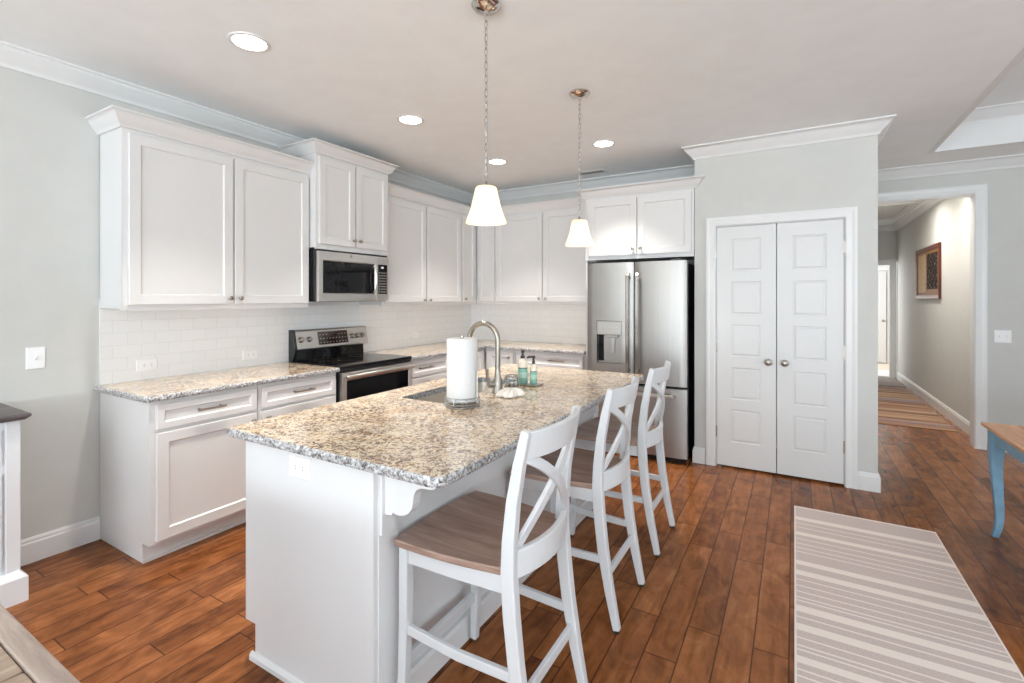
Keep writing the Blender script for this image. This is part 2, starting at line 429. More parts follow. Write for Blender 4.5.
# local frames: TX faces +x (left wall units), TY faces -y (back wall units)
def TX(base): return lambda a, b, d: (base+d, a, b)
def TY(base): return lambda a, b, d: (a, base-d, b)
def rect(T, a0, a1, b0, b1, d): return [T(a0, b0, d), T(a1, b0, d), T(a1, b1, d), T(a0, b1, d)]
def shaker(mb, T, a0, a1, b0, b1, fr=0.057, th=0.02, rec=0.009):
    L = [(0, 0), (0, th-0.002), (0.002, th), (fr-0.002, th), (fr, th-0.0015), (fr+0.006, th-rec)]
    return mb.loops([rect(T, a0+i, a1-i, b0+i, b1-i, d) for i, d in L])
def knob(T, a, b, d, parent, r=0.015, mat='nickel'):
    mb = MB()
    prof = [(0.006, 0), (0.005, 0.010), (0.007, 0.015), (r, 0.020), (r, 0.026), (r*0.7, 0.030), (0.001, 0.031)]
    ls = []
    for rr, h in prof:
        ls.append([T(a+rr*math.cos(2*PI*i/16), b+rr*math.sin(2*PI*i/16), d+h) for i in range(16)])
    mb.loops(ls)
    return mb.build('knob', M[mat], parent, smooth=True)
def pull(T, a0, a1, b, d, parent, r=0.006, out=0.032):
    mb = MB()
    mb.tube([T(a0-0.018, b, d+out-0.004), T(a0-0.008, b, d+out), T(a1+0.008, b, d+out), T(a1+0.018, b, d+out-0.004)], r)
    for a in (a0, a1): mb.tube([T(a, b, d), T(a, b, d+out)], [0.008, 0.0055], 8)
    return mb.build('pull', M['nickel'], parent, smooth=True)
def sweep(mb, path, prof, closed=False, T=None):
    """mitred sweep; path [(x,y)], prof [(out,z)] closed profile; out = to the right of travel"""
    n = len(path); ls = []
    for i in range(n):
        p = Vector(path[i])
        def nrm(a, b):
            d = (Vector(b)-Vector(a)).normalized(); return Vector((d.y, -d.x))
        if i == 0 and not closed: m = nrm(path[0], path[1])
        elif i == n-1 and not closed: m = nrm(path[-2], path[-1])
        else:
            n1 = nrm(path[i-1], path[i]); n2 = nrm(path[i], path[(i+1) % n]); m = (n1+n2); m = m/m.dot(n1)
        l = [(p.x+m.x*o, p.y+m.y*o, z) for o, z in prof]
        if T: l = [T(*q) for q in l]
        ls.append(l)
    if closed: ls.append(ls[0]); return mb.loops(ls, False, False)
    return mb.loops(ls)

# ------------------------------------------------------------------ room shell
CZ = 2.743
XL, XR, YB, YF = 0.0, 8.0, 5.056, -4.0
PX0, PX1, PY = 2.824, 4.109, 4.434      # pantry box
HY = 6.2                                 # wall with the hall opening
OX0, OX1, OZ = 4.16, 5.06, 2.43          # opening
HX = 5.165
T_ = 0.12
struct(MB().box(-T_, XR+T_, YF-T_, HY+T_, -0.1, 0).build('floor', M['floor']))
struct(MB().box(4.0, 7.0, HY+T_, 11.06, -0.1, 0).build('floor_hall', M['floor']))
struct(MB().box(3.0, 7.0, 11.06, 13.4, -0.1, 0.0).build('floor_entry', M['light_floor']))
struct(MB().box(-T_, 0, YF-T_, YB+T_, 0, 3.3).build('wall_left', M['wall']))
struct(MB().box(0, PX0, YB, YB+T_, 0, CZ).build('wall_back', M['wall']))
# pantry walls with the door opening
DX0, DX1, DZ = 2.985, 3.920, 2.055
w = MB(); w.box(PX0, DX0, PY, PY+0.11, 0, CZ); w.box(DX1, PX1, PY, PY+0.11, 0, CZ); w.box(DX0, DX1, PY, PY+0.11, DZ, CZ)
w.box(PX0, PX0+0.1, PY+0.11, YB, 0, CZ); w.box(PX1-0.1, PX1, PY+0.11, HY, 0, CZ)
struct(w.build('wall_pantry', M['wall']))
struct(MB().box(PX0+0.1, PX1-0.1, PY+0.8, PY+0.9, 0, CZ).build('wall_pantry_back', M['wall']))
w = MB(); w.box(PX1-0.1, OX0, HY, HY+T_, 0, CZ); w.box(OX1, XR, HY, HY+T_, 0, CZ); w.box(OX0, OX1, HY, HY+T_, OZ, CZ)
struct(w.build('wall_hall', M['wall']))
# hall
struct(MB().box(HX, HX+0.1, HY+T_, 10.9, 0, CZ).build('wall_hall_right', M['wall']))
struct(MB().box(4.06, 4.16, HY+T_, 10.9, 0, CZ).build('wall_hall_left', M['wall']))
w = MB(); w.box(4.06, HX+0.1, 10.9, 11.0, 2.10, CZ); w.box(4.06, 4.25, 10.9, 11.0, 0, 2.10)
struct(w.build('wall_hall_end', M['wall']))
w = MB(); w.box(3.2, 7.0, 13.3, 13.4, 0, CZ)
struct(w.build('wall_entry_back', M['trim']))
struct(MB().box(5.265, 7.0, 10.9, 11.0, 0, CZ).build('wall_entry_front', M['wall']))
struct(MB().box(6.9, 7.0, 11.0, 13.3, 0, CZ).build('wall_entry_right', M['wall']))
w = MB(); w.box(3.1, 3.2, 10.9, 11.2, 0, CZ); w.box(3.1, 3.2, 13.0, 13.4, 0, CZ); w.box(3.1, 3.2, 11.2, 13.0, 2.4, CZ); w.box(3.1, 3.2, 11.2, 13.0, 0, 0.6); w.box(3.1, 4.06, 10.9, 11.0, 0, CZ)
struct(w.build('wall_entry_left', M['wall']))
struct(MB().box(3.0, 7.0, HY+T_, 13.4, CZ, CZ+0.1).build('ceiling_hall', M['ceiling']))
# ceiling with raised tray
TX0, TX1, TY0, TY1, TZ = 4.65, 7.4, -2.6, 5.62, 3.05
w = MB(); w.box(0, TX0, YF, HY+T_, CZ, CZ+0.03); w.box(TX1, XR, YF, HY+T_, CZ, CZ+0.03)
w.box(TX0, TX1, TY1, HY+T_, CZ, CZ+0.03); w.box(TX0, TX1, YF, TY0, CZ, CZ+0.03)
struct(w.build('ceiling', M['ceiling']))
struct(MB().box(TX0-0.1, TX1+0.1, TY0-0.1, TY1+0.1, TZ, TZ+0.05).build('ceiling_tray', M['ceiling']))
w = MB(); sweep(w, [(TX0, TY0), (TX0, TY1), (TX1, TY1), (TX1, TY0)], [(0.004, CZ-0.003), (0.004, TZ), (-0.05, TZ), (-0.05, CZ+0.001), (-0.012, CZ-0.003)], True)
struct(w.build('trim_1', M['trim']))
# outer walls with windows (behind and beside the camera)
def wall_holes(name, T, a0, a1, b1, holes, th):
    w = MB(); xs = sorted(holes); cur = a0
    def bx(p, q, r, s_):
        A = T(p, r, 0); B = T(q, s_, th); w.box(A[0], B[0], A[1], B[1], A[2], B[2])
    for h0, h1, z0, z1 in xs:
        bx(cur, h0, 0, b1); bx(h0, h1, 0, z0) if z0 > 0 else None; bx(h0, h1, z1, b1); cur = h1
    bx(cur, a1, 0, b1)
    return struct(w.build(name, M['wall']))
front_holes = [(0.5, 1.7, 0.65, 2.25), (1.8, 6.6, 0.03, 2.35)]
side_holes = [(-2.0, -0.4, 0.5, 2.4), (-0.2, 1.4, 0.5, 2.4), (1.6, 3.2, 0.5, 2.4)]
wall_holes('wall_front', lambda a, b, d: (a, YF-d, b), 0, XR, 3.3, front_holes, T_)
wall_holes('wall_right', lambda a, b, d: (XR+d, a, b), YF, HY+T_, 3.3, side_holes, T_)
def win(n, T, h, panes):
    a0, a1, z0, z1 = h; f = MB(); fw = 0.07
    def bx(p, q, r, s_, d0=-0.02, d1=0.08):
        A = T(p, r, d0); B = T(q, s_, d1); f.box(A[0], B[0], A[1], B[1], A[2], B[2])
    bx(a0, a0+fw, z0, z1); bx(a1-fw, a1, z0, z1); bx(a0, a1, z0, z0+fw); bx(a0, a1, z1-fw, z1)
    for k in range(1, panes):
        x = a0+(a1-a0)*k/panes; bx(x-0.05, x+0.05, z0, z1)
    struct(f.build('window_%d' % n, M['trim']))
win(1, lambda a, b, d: (a, YF-d, b), front_holes[0], 1)
win(2, lambda a, b, d: (a, YF-d, b), front_holes[1], 4)
for k, h in enumerate(side_holes): win(3+k, lambda a, b, d: (XR+d, a, b), h, 2)

# crown moulding around the ceiling
def crown_prof(zt, h, p, back=0.0):
    pts = [(back, zt-h), (0.012, zt-h), (0.016, zt-h*0.86)]
    for k in range(7):
        t = k/6; pts.append((0.016+(p-0.030)*(t**1.35), zt-h*0.86+h*0.70*(1-(1-t)**1.0*1.0+0.0)-0.010*math.sin(PI*t)))
    pts += [(p-0.008, zt-h*0.13), (p, zt-h*0.11), (p, zt), (back, zt)]
    return pts
w = MB(); sweep(w, [(0, YF), (0, YB), (PX0, YB), (PX0, PY), (PX1, PY), (PX1, HY), (XR, HY)], crown_prof(CZ, 0.102, 0.095))
struct(w.build('trim_2', M['trim'], smooth=True))
w = MB(); sweep(w, [(4.16, 10.9), (HX, 10.9), (HX, HY+T_)], crown_prof(CZ, 0.10, 0.09))
struct(w.build('trim_3', M['trim'], smooth=True))
w = MB(); sweep(w, [(TX0, TY0), (TX0, TY1), (TX1, TY1), (TX1, TY0)], crown_prof(TZ, 0.105, 0.10), True)
struct(w.build('trim_4', M['trim'], smooth=True))
# baseboards
def base_prof(h=0.135, t=0.015): return [(0, 0), (t, 0), (t, h-0.03), (t-0.004, h-0.022), (t-0.004, h-0.012), (t-0.010, h), (0, h)]
def bb(name, path): struct(sweep(MB(), path, base_prof()).build(name, M['trim']))
bb('baseboard_left', [(0, YF), (0, 1.229)])
bb('baseboard_pantry_left', [(PX0, 4.6), (PX0, PY), (2.911, PY)])
bb('baseboard_pantry_right', [(3.986, PY), (PX1, PY), (PX1, HY)])
bb('baseboard_hall_wall', [(5.155, HY), (XR, HY)])
bb('baseboard_hall', [(HX, 10.9), (HX, HY+T_)])
bb('baseboard_entry', [(5.45, 13.3), (6.9, 13.3)])
# casings
def casing(name, T, a0, a1, z1, wd=0.083, right_only=False, d0=0.0):
    w = MB()
    def one(pts):  # pts: outer loop path in (a,z)
        prof = [(0, 0), (0, 0.012), (0.008, 0.018), (wd*0.55, 0.015), (wd-0.015, 0.020), (wd, 0.018), (wd, 0)]
        n = len(pts); ls = []
        for i in range(n):
            p = Vector(pts[i])
            def nr(a, b): d = (Vector(b)-Vector(a)).normalized(); return Vector((-d.y, d.x))
            if i == 0: m = nr(pts[0], pts[1])
            elif i == n-1: m = nr(pts[-2], pts[-1])
            else:
                n1 = nr(pts[i-1], pts[i]); n2 = nr(pts[i], pts[i+1]); m = n1+n2; m = m/m.dot(n1)
            ls.append([T(p.x+m.x*o, p.y+m.y*o, d0+h) for o, h in prof])
        w.loops(ls)
    one([(a0, 0), (a0, z1), (a1, z1), (a1, 0)])
    return struct(w.build(name, M['trim']))
casing('trim_5', TY(PY), DX0+0.012, DX1-0.012, DZ-0.012, 0.077)
casing('trim_6', TY(HY), OX0+0.006, OX1, OZ-0.005, 0.09)
casing('trim_7', lambda a, b, d: (a, HY+T_+d, b), OX0+0.006, OX1, OZ-0.005, 0.09)
w = MB(); w.box(OX1-0.002, OX1+0.001, HY-0.001, HY+T_+0.001, 0, OZ)
w.box(OX0, OX1, HY-0.001, HY+T_+0.001, OZ-0.012, OZ); w.box(OX0, OX0+0.012, HY-0.001, HY+T_+0.001, 0, OZ-0.012)
struct(w.build('trim_8', M['trim']))
casing('trim_9', TY(10.9), 4.26, HX-0.11, 2.03, 0.10)
w = MB(); w.box(DX0, DX0+0.016, PY+0.002, PY+0.11, 0, DZ); w.box(DX1-0.016, DX1, PY+0.002, PY+0.11, 0, DZ); w.box(DX0+0.016, DX1-0.016, PY+0.002, PY+0.11, DZ-0.016, DZ)
struct(w.build('trim_10', M['trim']))

# five-panel doors
def panel_door(name, T, a0, a1, z0, z1, panels, th=0.035):
    mb = MB()
    zs = sorted(set([z0, z1]+[z for p in panels for z in p[2:]])); xs = sorted(set([a0, a1]+[x for p in panels for x in p[:2]]))
    for i in range(len(xs)-1):
        for j in range(len(zs)-1):
            q = (xs[i], xs[i+1], zs[j], zs[j+1])
            if any(abs(q[0]-p[0]) < 1e-6 and abs(q[2]-p[2]) < 1e-6 and abs(q[3]-p[3]) < 1e-6 for p in panels):
                L = [(0, 0), (0.004, -0.005), (0.012, -0.005), (0.020, -0.001)]
                mb.loops([rect(T, q[0]+k, q[1]-k, q[2]+k, q[3]-k, d) for k, d in L], False, True)
            else: mb.add(rect(T, q[0], q[1], q[2], q[3], 0), [(0, 1, 2, 3)])
    r0 = rect(T, a0, a1, z0, z1, 0); r1 = rect(T, a0, a1, z0, z1, -th)
    mb.add(r0+r1, [(0, 1, 5, 4), (1, 2, 6, 5), (2, 3, 7, 6), (3, 0, 4, 7), (7, 6, 5, 4)])
    return struct(mb.build(name, M['door']))
pz = [(1.932, 1.661), (1.572, 1.295), (1.211, 0.945), (0.850, 0.584), (0.496, 0.224)]
Tp = TY(PY-0.002)
mid = (DX0+DX1)/2
for n, (a0, a1, ka, ha) in enumerate([(DX0+0.019, mid-0.003, mid-0.058, DX0+0.014), (mid+0.003, DX1-0.019, mid+0.058, DX1-0.014)]):
    ins = 0.112
    d = panel_door('door_%d' % (n+1), Tp, a0, a1, 0.018, DZ-0.02, [(a0+ins, a1-ins, b, t) for t, b in pz])
    k = MB(); c = Tp(ka, 0.915, 0)
    k.lathe([(0.026, 0.001), (0.026, -0.006), (0.012, -0.010), (0.010, -0.030), (0.022, -0.038), (0.028, -0.050), (0.024, -0.062), (0.010, -0.068), (0.001, -0.069)], c, 20, 'y')
    o = k.build('door_knob', M['nickel'], d, smooth=True); o['label'] = 'satin nickel round door knob'
    for hz in (1.82, 1.02, 0.30):
        h = MB(); p = Tp(ha, hz, 0); h.box(p[0]-0.009, p[0]+0.009, p[1]-0.003, p[1]+0.01, hz-0.045, hz+0.045); h.lathe([(0.006, hz-0.047), (0.006, hz+0.047)], (p[0], p[1]-0.004, 0), 10)
        h.build('hinge', M['nickel'], d)
# far entry door
d = panel_door('door_3', TY(13.26), 4.50, 5.32, 0.02, 2.03, [(4.62, 5.20, b, t) for t, b in pz])
k = MB(); k.lathe([(0.028, 0), (0.012, -0.012), (0.028, -0.045), (0.022, -0.062), (0.001, -0.066)], (5.265, 13.26, 0.94), 16, 'y')
k.build('door_knob', M['nickel_dark'], d, smooth=True)
casing('trim_11', TY(13.3), 4.50, 5.33, 2.04, 0.08)

# backsplash
struct(MB().box(0, 0.008, 1.231, YB, 0.905, 1.42).build('wall_tile_left', M['tile_l']), 'white subway tile backsplash on left wall')
struct(MB().box(0.008, 1.83, YB-0.008, YB, 0.905, 1.42).build('wall_tile_back', M['tile_b']), 'white subway tile backsplash on back wall')

# ------------------------------------------------------------------ cabinets
def wall_cab(T, a0, a1, z0, z1, depth, doors, label, crown=None, fr0=0, extra=None, knobs=True, side=None, g0=None):
    """doors: list of (a0,a1,knob_a); crown: path"""
    c = T((a0+a1)/2, z0, depth/2)
    root = thing('wall_cabinet', (c[0], c[1], z0), label, 'cabinet', g0)
    b = MB(); A = T(a0, z0, 0.009); B = T(a1, z1, depth-0.001); b.box(A[0], B[0], A[1], B[1], A[2], B[2])
    # light rail lip under the face
    A = T(a0, z0-0.012, depth-0.020); B = T(a1, z0, depth-0.001); b.box(A[0], B[0], A[1], B[1], A[2], B[2])
    b.build('body', M['cabinet'], root, 0.0015)
    for d0, d1, ka, dz0, dz1, kz in doors:
        dr = MB(); shaker(dr, lambda a, b_, d: T(a, b_, d+depth), d0, d1, dz0, dz1); dr = dr.build('door', M['cabinet'], root)
        if ka is not None: knob(lambda a, b_, d: T(a, b_, d+depth+0.02), ka, kz, 0, dr)
    if crown:
        path, zt, h, p = crown
        w = MB(); sweep(w, path, crown_prof(zt, h, p, -0.01)); w.build('crown', M['cabinet'], root, smooth=True)
    return root
XU = 0.296; UZ = 1.372
Tl = TX(0.0)
# cabinet left of the microwave (two tall doors)
wall_cab(Tl, 1.231, 2.443, UZ, 2.405, XU, [(1.259, 1.845, 1.820, UZ+0.022, 2.375, 1.433), (1.861, 2.432, 1.888, UZ+0.022, 2.375, 1.433)],
         'white two-door wall cabinet nearest the camera, left of the microwave', ([(0, 1.231), (XU, 1.231), (XU, 2.443)], 2.488, 0.088, 0.070))
# raised cabinet over the microwave
XM = 0.38
wall_cab(Tl, 2.446, 3.214, 1.830, 2.568, XM, [(2.468, 2.818, 2.795, 1.858, 2.538, 1.912), (2.832, 3.192, 2.862, 1.858, 2.538, 1.912)],
         'short raised white cabinet directly above the microwave', ([(0, 2.446), (XM, 2.446), (XM, 3.214), (0, 3.214)], 2.645, 0.085, 0.068))
# cabinet right of the microwave
wall_cab(Tl, 3.217, 4.44, UZ, 2.405, XU, [(3.240, 3.818, 3.778, UZ+0.022, 2.375, 1.415), (3.834, 4.418, 3.870, UZ+0.022, 2.375, 1.415)],
         'white two-door wall cabinet right of the microwave', ([(XU, 3.217), (XU, 4.44)], 2.488, 0.088, 0.070))
# corner cabinet with the single narrow door
wall_cab(Tl, 4.442, YB-0.009, UZ, 2.405, XU, [(4.455, 4.700, 4.490, UZ+0.022, 2.375, 1.425)],
         'white corner wall cabinet with one narrow door', ([(XU, 4.442), (XU, 4.751), (0.56, 4.751)], 2.488, 0.088, 0.070))
Tb = TY(YB)
wall_cab(Tb, 0.300, 1.806, UZ, 2.405, 0.305, [(0.332, 0.560, None, UZ+0.022, 2.375, 0), (0.590, 1.180, 1.152, UZ+0.022, 2.375, 1.430), (1.196, 1.790, 1.235, UZ+0.022, 2.375, 1.430)],
         'white back wall cabinet between the corner and the refrigerator', ([(0.56, 4.751), (1.806, 4.751)], 2.488, 0.088, 0.070))
fc = wall_cab(Tb, 1.810, 2.820, 1.812, 2.405, 0.626, [(1.850, 2.318, 2.288, 1.838, 2.365, 1.890), (2.332, 2.800, 2.362, 1.838, 2.365, 1.890)],
         'deep white two-door cabinet above the refrigerator', ([(1.810, 4.74), (1.810, 4.430), (2.838, 4.430), (2.838, PY-0.003)], 2.482, 0.085, 0.070))
tag(MB().box(1.810, 1.828, 4.44, YB-0.001, 0, 1.80).build('panel', M['cabinet']), 'narrow white side panel between counter and refrigerator', 'panel')

def base_cab(T, a0, a1, label, fronts, depth=0.614, kick=0.076, endpanel=False, name='base_cabinet', kickz=0.105):
    c = T((a0+a1)/2, 0, depth/2)
    root = thing(name, (c[0], c[1], 0), label, 'cabinet')
    b = MB(); A = T(a0, kickz, 0.009); B = T(a1, 0.881, depth); b.box(A[0], B[0], A[1], B[1], A[2], B[2])
    A = T(a0, 0, 0.009); B = T(a1, kickz, depth-kick); b.box(A[0], B[0], A[1], B[1], A[2], B[2])
    b.build('body', M['cabinet'], root, 0.0015)
    w = MB(); A = T(a0, 0.0, depth-kick); B = T(a1, 0.018, depth-kick+0.010); w.box(A[0], B[0], A[1], B[1], A[2], B[2]); w.build('toe_moulding', M['cabinet'], root)
    for kind, f0, f1, z0, z1, hw in fronts:
        fm = MB(); shaker(fm, lambda a, b_, d: T(a, b_, d+depth), f0, f1, z0, z1, 0.057 if kind == 'door' else 0.036)
        fo = fm.build(kind, M['cabinet'], root)
        TT = lambda a, b_, d: T(a, b_, d+depth+0.02)
        if hw and hw[0] == 'pull': pull(TT, hw[1], hw[2], hw[3], 0, fo)
        if hw and hw[0] == 'knob': knob(TT, hw[1], hw[2], 0, fo)
    return root
base_cab(Tl, 1.231, 1.830, 'white base cabinet at the open end of the left counter',
         [('drawer', 1.261, 1.815, 0.725, 0.858, ('pull', 1.470, 1.590, 0.795)), ('door', 1.261, 1.815, 0.125, 0.705, ('knob', 1.785, 0.66))])
base_cab(Tl, 1.833, 2.443, 'white base cabinet just left of the range',
         [('drawer', 1.852, 2.425, 0.725, 0.858, ('pull', 2.080, 2.205, 0.795)), ('door', 1.852, 2.425, 0.125, 0.705, ('knob', 1.885, 0.66))])
base_cab(Tl, 3.232, 3.80, 'white base cabinet just right of the range',
         [('drawer', 3.255, 3.778, 0.725, 0.858, ('pull', 3.35, 3.50, 0.795)), ('door', 3.255, 3.778, 0.125, 0.705, ('knob', 3.74, 0.66))])
base_cab(Tl, 3.803, YB-0.01, 'white corner base cabinet under the L-shaped counter',
         [('door', 3.83, 4.40, 0.125, 0.858, ('knob', 3.87, 0.80))])
base_cab(Tb, 0.636, 1.010, 'narrow white back base cabinet beside the corner',
         [('door', 0.665, 0.990, 0.125, 0.858, ('knob', 0.950, 0.800))])
base_cab(Tb, 1.013, 1.808, 'white back base cabinet next to the refrigerator',
         [('drawer', 1.035, 1.786, 0.725, 0.858, ('pull', 1.435, 1.580, 0.800)), ('door', 1.035, 1.400, 0.125, 0.705, None), ('door', 1.412, 1.786, 0.125, 0.705, None)])

# countertops: polygon slabs with a rough chiselled edge
def slab(name, poly, hole, z0, z1, label):
    mb = MB()
    def dens(p, step=0.02):
        out = []
        for i in range(len(p)):
            a = Vector(p[i]); b = Vector(p[(i+1) % len(p)]); k = max(1, int((b-a).length/step))
            out += [tuple(a+(b-a)*j/k) for j in range(k)]
        return out
    cx = sum(p[0] for p in poly)/len(poly)
    P = dens(poly); rnd = random.Random(3); n = len(P)
    def off(P, amt):
        out = []
        for i in range(n):
            a = Vector(P[i-1]); b = Vector(P[(i+1) % n]); d = (b-a).normalized(); nn = Vector((d.y, -d.x))
            out.append(Vector(P[i])+nn*amt(i))
        return out
    j = [[rnd.uniform(-0.0025, 0.0025) for _ in range(n)] for _ in range(5)]
    h = z1-z0
    ls = []
    for q, (ins, zz) in enumerate(((-0.004, z0), (0.0, z0+h*0.25), (0.001, z0+h*0.6), (-0.0015, z1-0.004), (-0.005, z1))):
        o = off(P, lambda i: ins+(j[q][i] if 0 < q < 4 else 0)); ls.append([(p.x, p.y, zz+(j[q][k]*0.4 if 0 < q < 4 else 0)) for k, p in enumerate(o)])
    mb.m = 1; mb.loops(ls, False, False); mb.m = 0
    from mathutils.geometry import tessellate_polygon
    for lp, zz in ((ls[0], z0), (ls[-1], z1)):
        polys = [[Vector((p[0], p[1], 0)) for p in lp]]; vs = [(p[0], p[1], zz) for p in lp]
        if hole: polys.append([Vector((p[0], p[1], 0)) for p in hole]); vs += [(p[0], p[1], zz) for p in hole]
        mb.add(vs, [tuple(t) for t in tessellate_polygon(polys)])
    if hole: mb.m = 1; mb.loops([[(p[0], p[1], z0) for p in hole], [(p[0], p[1], z1) for p in hole]], False, False)
    o = mb.build(name, [M['granite'], M['granite_edge']])
    return tag(o, label, 'countertop')
def rcorner(pts, r, n=5):
    out = []
    for i in range(len(pts)):
        p = Vector(pts[i]); a = (Vector(pts[i-1])-p).normalized(); b = (Vector(pts[(i+1) % len(pts)])-p).normalized()
        rr = r[i] if isinstance(r, (list, tuple)) else r
        if rr == 0: out.append(tuple(p)); continue
        s = p+a*rr; e = p+b*rr
        for k in range(n+1):
            t = k/n; out.append(tuple(s*(1-t)**2+p*2*t*(1-t)+e*t*t))
    return out
slab('countertop', rcorner([(0.009, 1.200), (0.650, 1.200), (0.650, 2.447), (0.009, 2.447)], [0, 0.03, 0, 0]), None, 0.882, 0.914, 'granite countertop on the left wall left of the range')
slab('countertop', [(0.009, 3.224), (0.650, 3.224), (0.650, 4.404), (1.809, 4.404), (1.809, YB-0.009), (0.009, YB-0.009)], None, 0.882, 0.914, 'L-shaped granite countertop running round the back corner')

# ------------------------------------------------------------------ island
IX0, IX1, IY0, IY1 = 1.667, 2.384, 1.130, 3.22
isl = thing('kitchen_island', ((IX0+IX1)/2, (IY0+IY1)/2, 0), 'large white island with panelled body and curved brackets', 'kitchen island')
b = MB(); b.box(IX0+0.02, 2.370, IY0+0.02, IY1, 0.14, 0.66); b.box(IX0+0.075, 2.370, IY0+0.02, IY1, 0, 0.14)
b.box(IX0+0.02, 1.78, IY0+0.02, IY1, 0.66, 0.878); b.box(2.16, 2.370, IY0+0.02, IY1, 0.66, 0.878); b.box(1.78, 2.16, IY0+0.02, 1.84, 0.66, 0.878); b.box(1.78, 2.16, 2.66, IY1, 0.66, 0.878)
b.build('body', M['island'], isl)
e = MB(); e.prism([(IX0, 0.14), (IX0, 0.879), (IX1, 0.879), (IX1, 0), (IX0+0.065, 0), (IX0+0.065, 0.14)], IY0, IY0+0.02, lambda a, z, y: (a, y, z)); e.build('end_panel', M['island'], isl, 0.001)
# seat side framed panelling
s = MB(); X0 = 2.370
for y0, y1 in ((IY0+0.02, IY0+0.11), (2.13, 2.22), (IY1-0.09, IY1)): s.box(X0, X0+0.018, y0, y1, 0, 0.879)
for y0, y1 in ((IY0+0.11, 2.13), (2.22, IY1-0.09)): s.box(X0, X0+0.018, y0, y1, 0.80, 0.879)
s.build('back_frame', M['island'], isl, 0.002)
s = MB(); s.prism([(X0, 0), (X0+0.026, 0), (X0+0.026, 0.085), (X0+0.020, 0.10), (X0, 0.10)], IY0+0.022, IY1, lambda a, z, y: (a, y, z)); s.build('base_moulding', M['island'], isl)
s = MB(); s.prism([(IY0, 0), (IY0-0.013, 0), (IY0-0.013, 0.018), (IY0-0.006, 0.028), (IY0, 0.030)], IX0+0.045, X0+0.024, lambda a, z, x: (x, a, z)); s.build('base_moulding', M['island'], isl)
for k in range(3):
    s = MB(); y0 = IY0+0.04+k*0.68; shaker(s, lambda a, b_, d: (IX0+0.02-d, a, b_), y0, y0+0.66, 0.16, 0.86); s.build('door', M['island'], isl)
def corbel(y0, y1):
    k = MB(); X = 2.388
    p = [(0, 0.879), (0.225, 0.879), (0.225, 0.853)]
    # ogee: small concave step then S-curve down to the foot
    for t in range(9):
        a = PI/2*t/8; p.append((0.222-0.055*math.sin(a), 0.853-0.035*(1-math.cos(a))))
    p = p[:4]
    cv = [(0.222, 0.848), (0.213, 0.838), (0.196, 0.832), (0.176, 0.831), (0.155, 0.829), (0.138, 0.820), (0.128, 0.805), (0.124, 0.788), (0.122, 0.770), (0.116, 0.752), (0.102, 0.736), (0.084, 0.726), (0.066, 0.722), (0.048, 0.722), (0.036, 0.726)]
    p = [(0, 0.879), (0.225, 0.879), (0.225, 0.853)]+cv+[(0.030, 0.715), (0.0, 0.712)]
    k.prism([(X+0.012+a, z) for a, z in p], y0, y1, lambda a, z, y: (a, y, z)); k.build('bracket', M['island'], isl, 0.002)
    q = MB(); q.box(X, X+0.012, y0-0.012, y1+0.012, 0.645, 0.879); q.build('bracket_plate', M['island'], isl, 0.001)
corbel(1.165, 1.203); corbel(2.155, 2.193); corbel(3.15, 3.188)
hole = rcorner([(1.800, 1.868), (2.080, 1.868), (2.080, 2.630), (1.800, 2.630)], 0.03, 4)[::-1]
slab('island_countertop', rcorner([(1.612, 1.077), (2.704, 1.077), (2.704, 3.272), (1.612, 3.272)], [0.03, 0.05, 0.05, 0.03]), hole, 0.882, 0.914, 'large granite countertop on the island with sink cutout')
# sink
m = MB()
def rr(x0, x1, y0, y1, r, z): return [(p[0], p[1], z) for p in rcorner([(x0, y0), (x1, y0), (x1, y1), (x0, y1)], r, 4)]
m.loops([rr(1.785, 2.095, 1.853, 2.645, 0.04, 0.8815), rr(1.797, 2.083, 1.865, 2.633, 0.03, 0.8815), rr(1.800, 2.080, 1.868, 2.630, 0.03, 0.86),
         rr(1.806, 2.074, 1.874, 2.624, 0.035, 0.71), rr(1.825, 2.055, 1.893, 2.605, 0.03, 0.695)], False, True)
m.loops([rr(1.785, 2.095, 1.853, 2.645, 0.04, 0.8815), rr(1.795, 2.085, 1.863, 2.635, 0.04, 0.70), rr(1.81, 2.07, 1.88, 2.62, 0.03, 0.685)], False, True)
sk = thing('sink', (1.940, 2.249, 0.685), 'stainless undermount sink basin set in the island', 'sink')
m.build('basin', M['sink'], sk, smooth=True)
q = MB(); q.lathe([(0.001, 0.700), (0.030, 0.700), (0.042, 0.6975), (0.042, 0.695), (0.001, 0.695)], (1.940, 2.249, 0), 20); q.build('drain', M['nickel'], sk, smooth=True)

# faucet
fx, fy = 2.156, 2.262
fa = thing('faucet', (fx, fy, 0.914), 'brushed nickel gooseneck faucet behind the island sink', 'faucet')
q = MB(); q.lathe([(0.031, 0.9145), (0.031, 0.922), (0.027, 0.930), (0.027, 0.965), (0.023, 0.985), (0.0165, 1.0), (0.0155, 1.04)], (fx, fy, 0), 20); q.build('base', M['nickel'], fa, smooth=True)
pts = [(fx, fy, 1.035), (fx, fy, 1.12), (fx, fy, 1.195)]
R = 0.096
for k in range(1, 15):
    a = PI*k/14; pts.append((fx-R+R*math.cos(a), fy, 1.195+R*math.sin(a)))
pts.append((fx-2*R-0.004, fy, 1.15)); pts.append((fx-2*R-0.006, fy, 1.125))
q = MB(); q.tube(pts, 0.0145, 12); q.build('neck', M['nickel'], fa, smooth=True)
q = MB(); q.lathe([(0.014, 1.128), (0.017, 1.105), (0.019, 1.045), (0.016, 1.038), (0.001, 1.038)], (fx-2*R-0.006, fy, 0), 16); q.build('spray_head', M['nickel'], fa, smooth=True)
q = MB(); q.tube([(fx, fy, 0.955), (fx-0.02, fy-0.035, 0.958), (fx-0.026, fy-0.052, 0.962)], [0.017, 0.019, 0.016], 12)
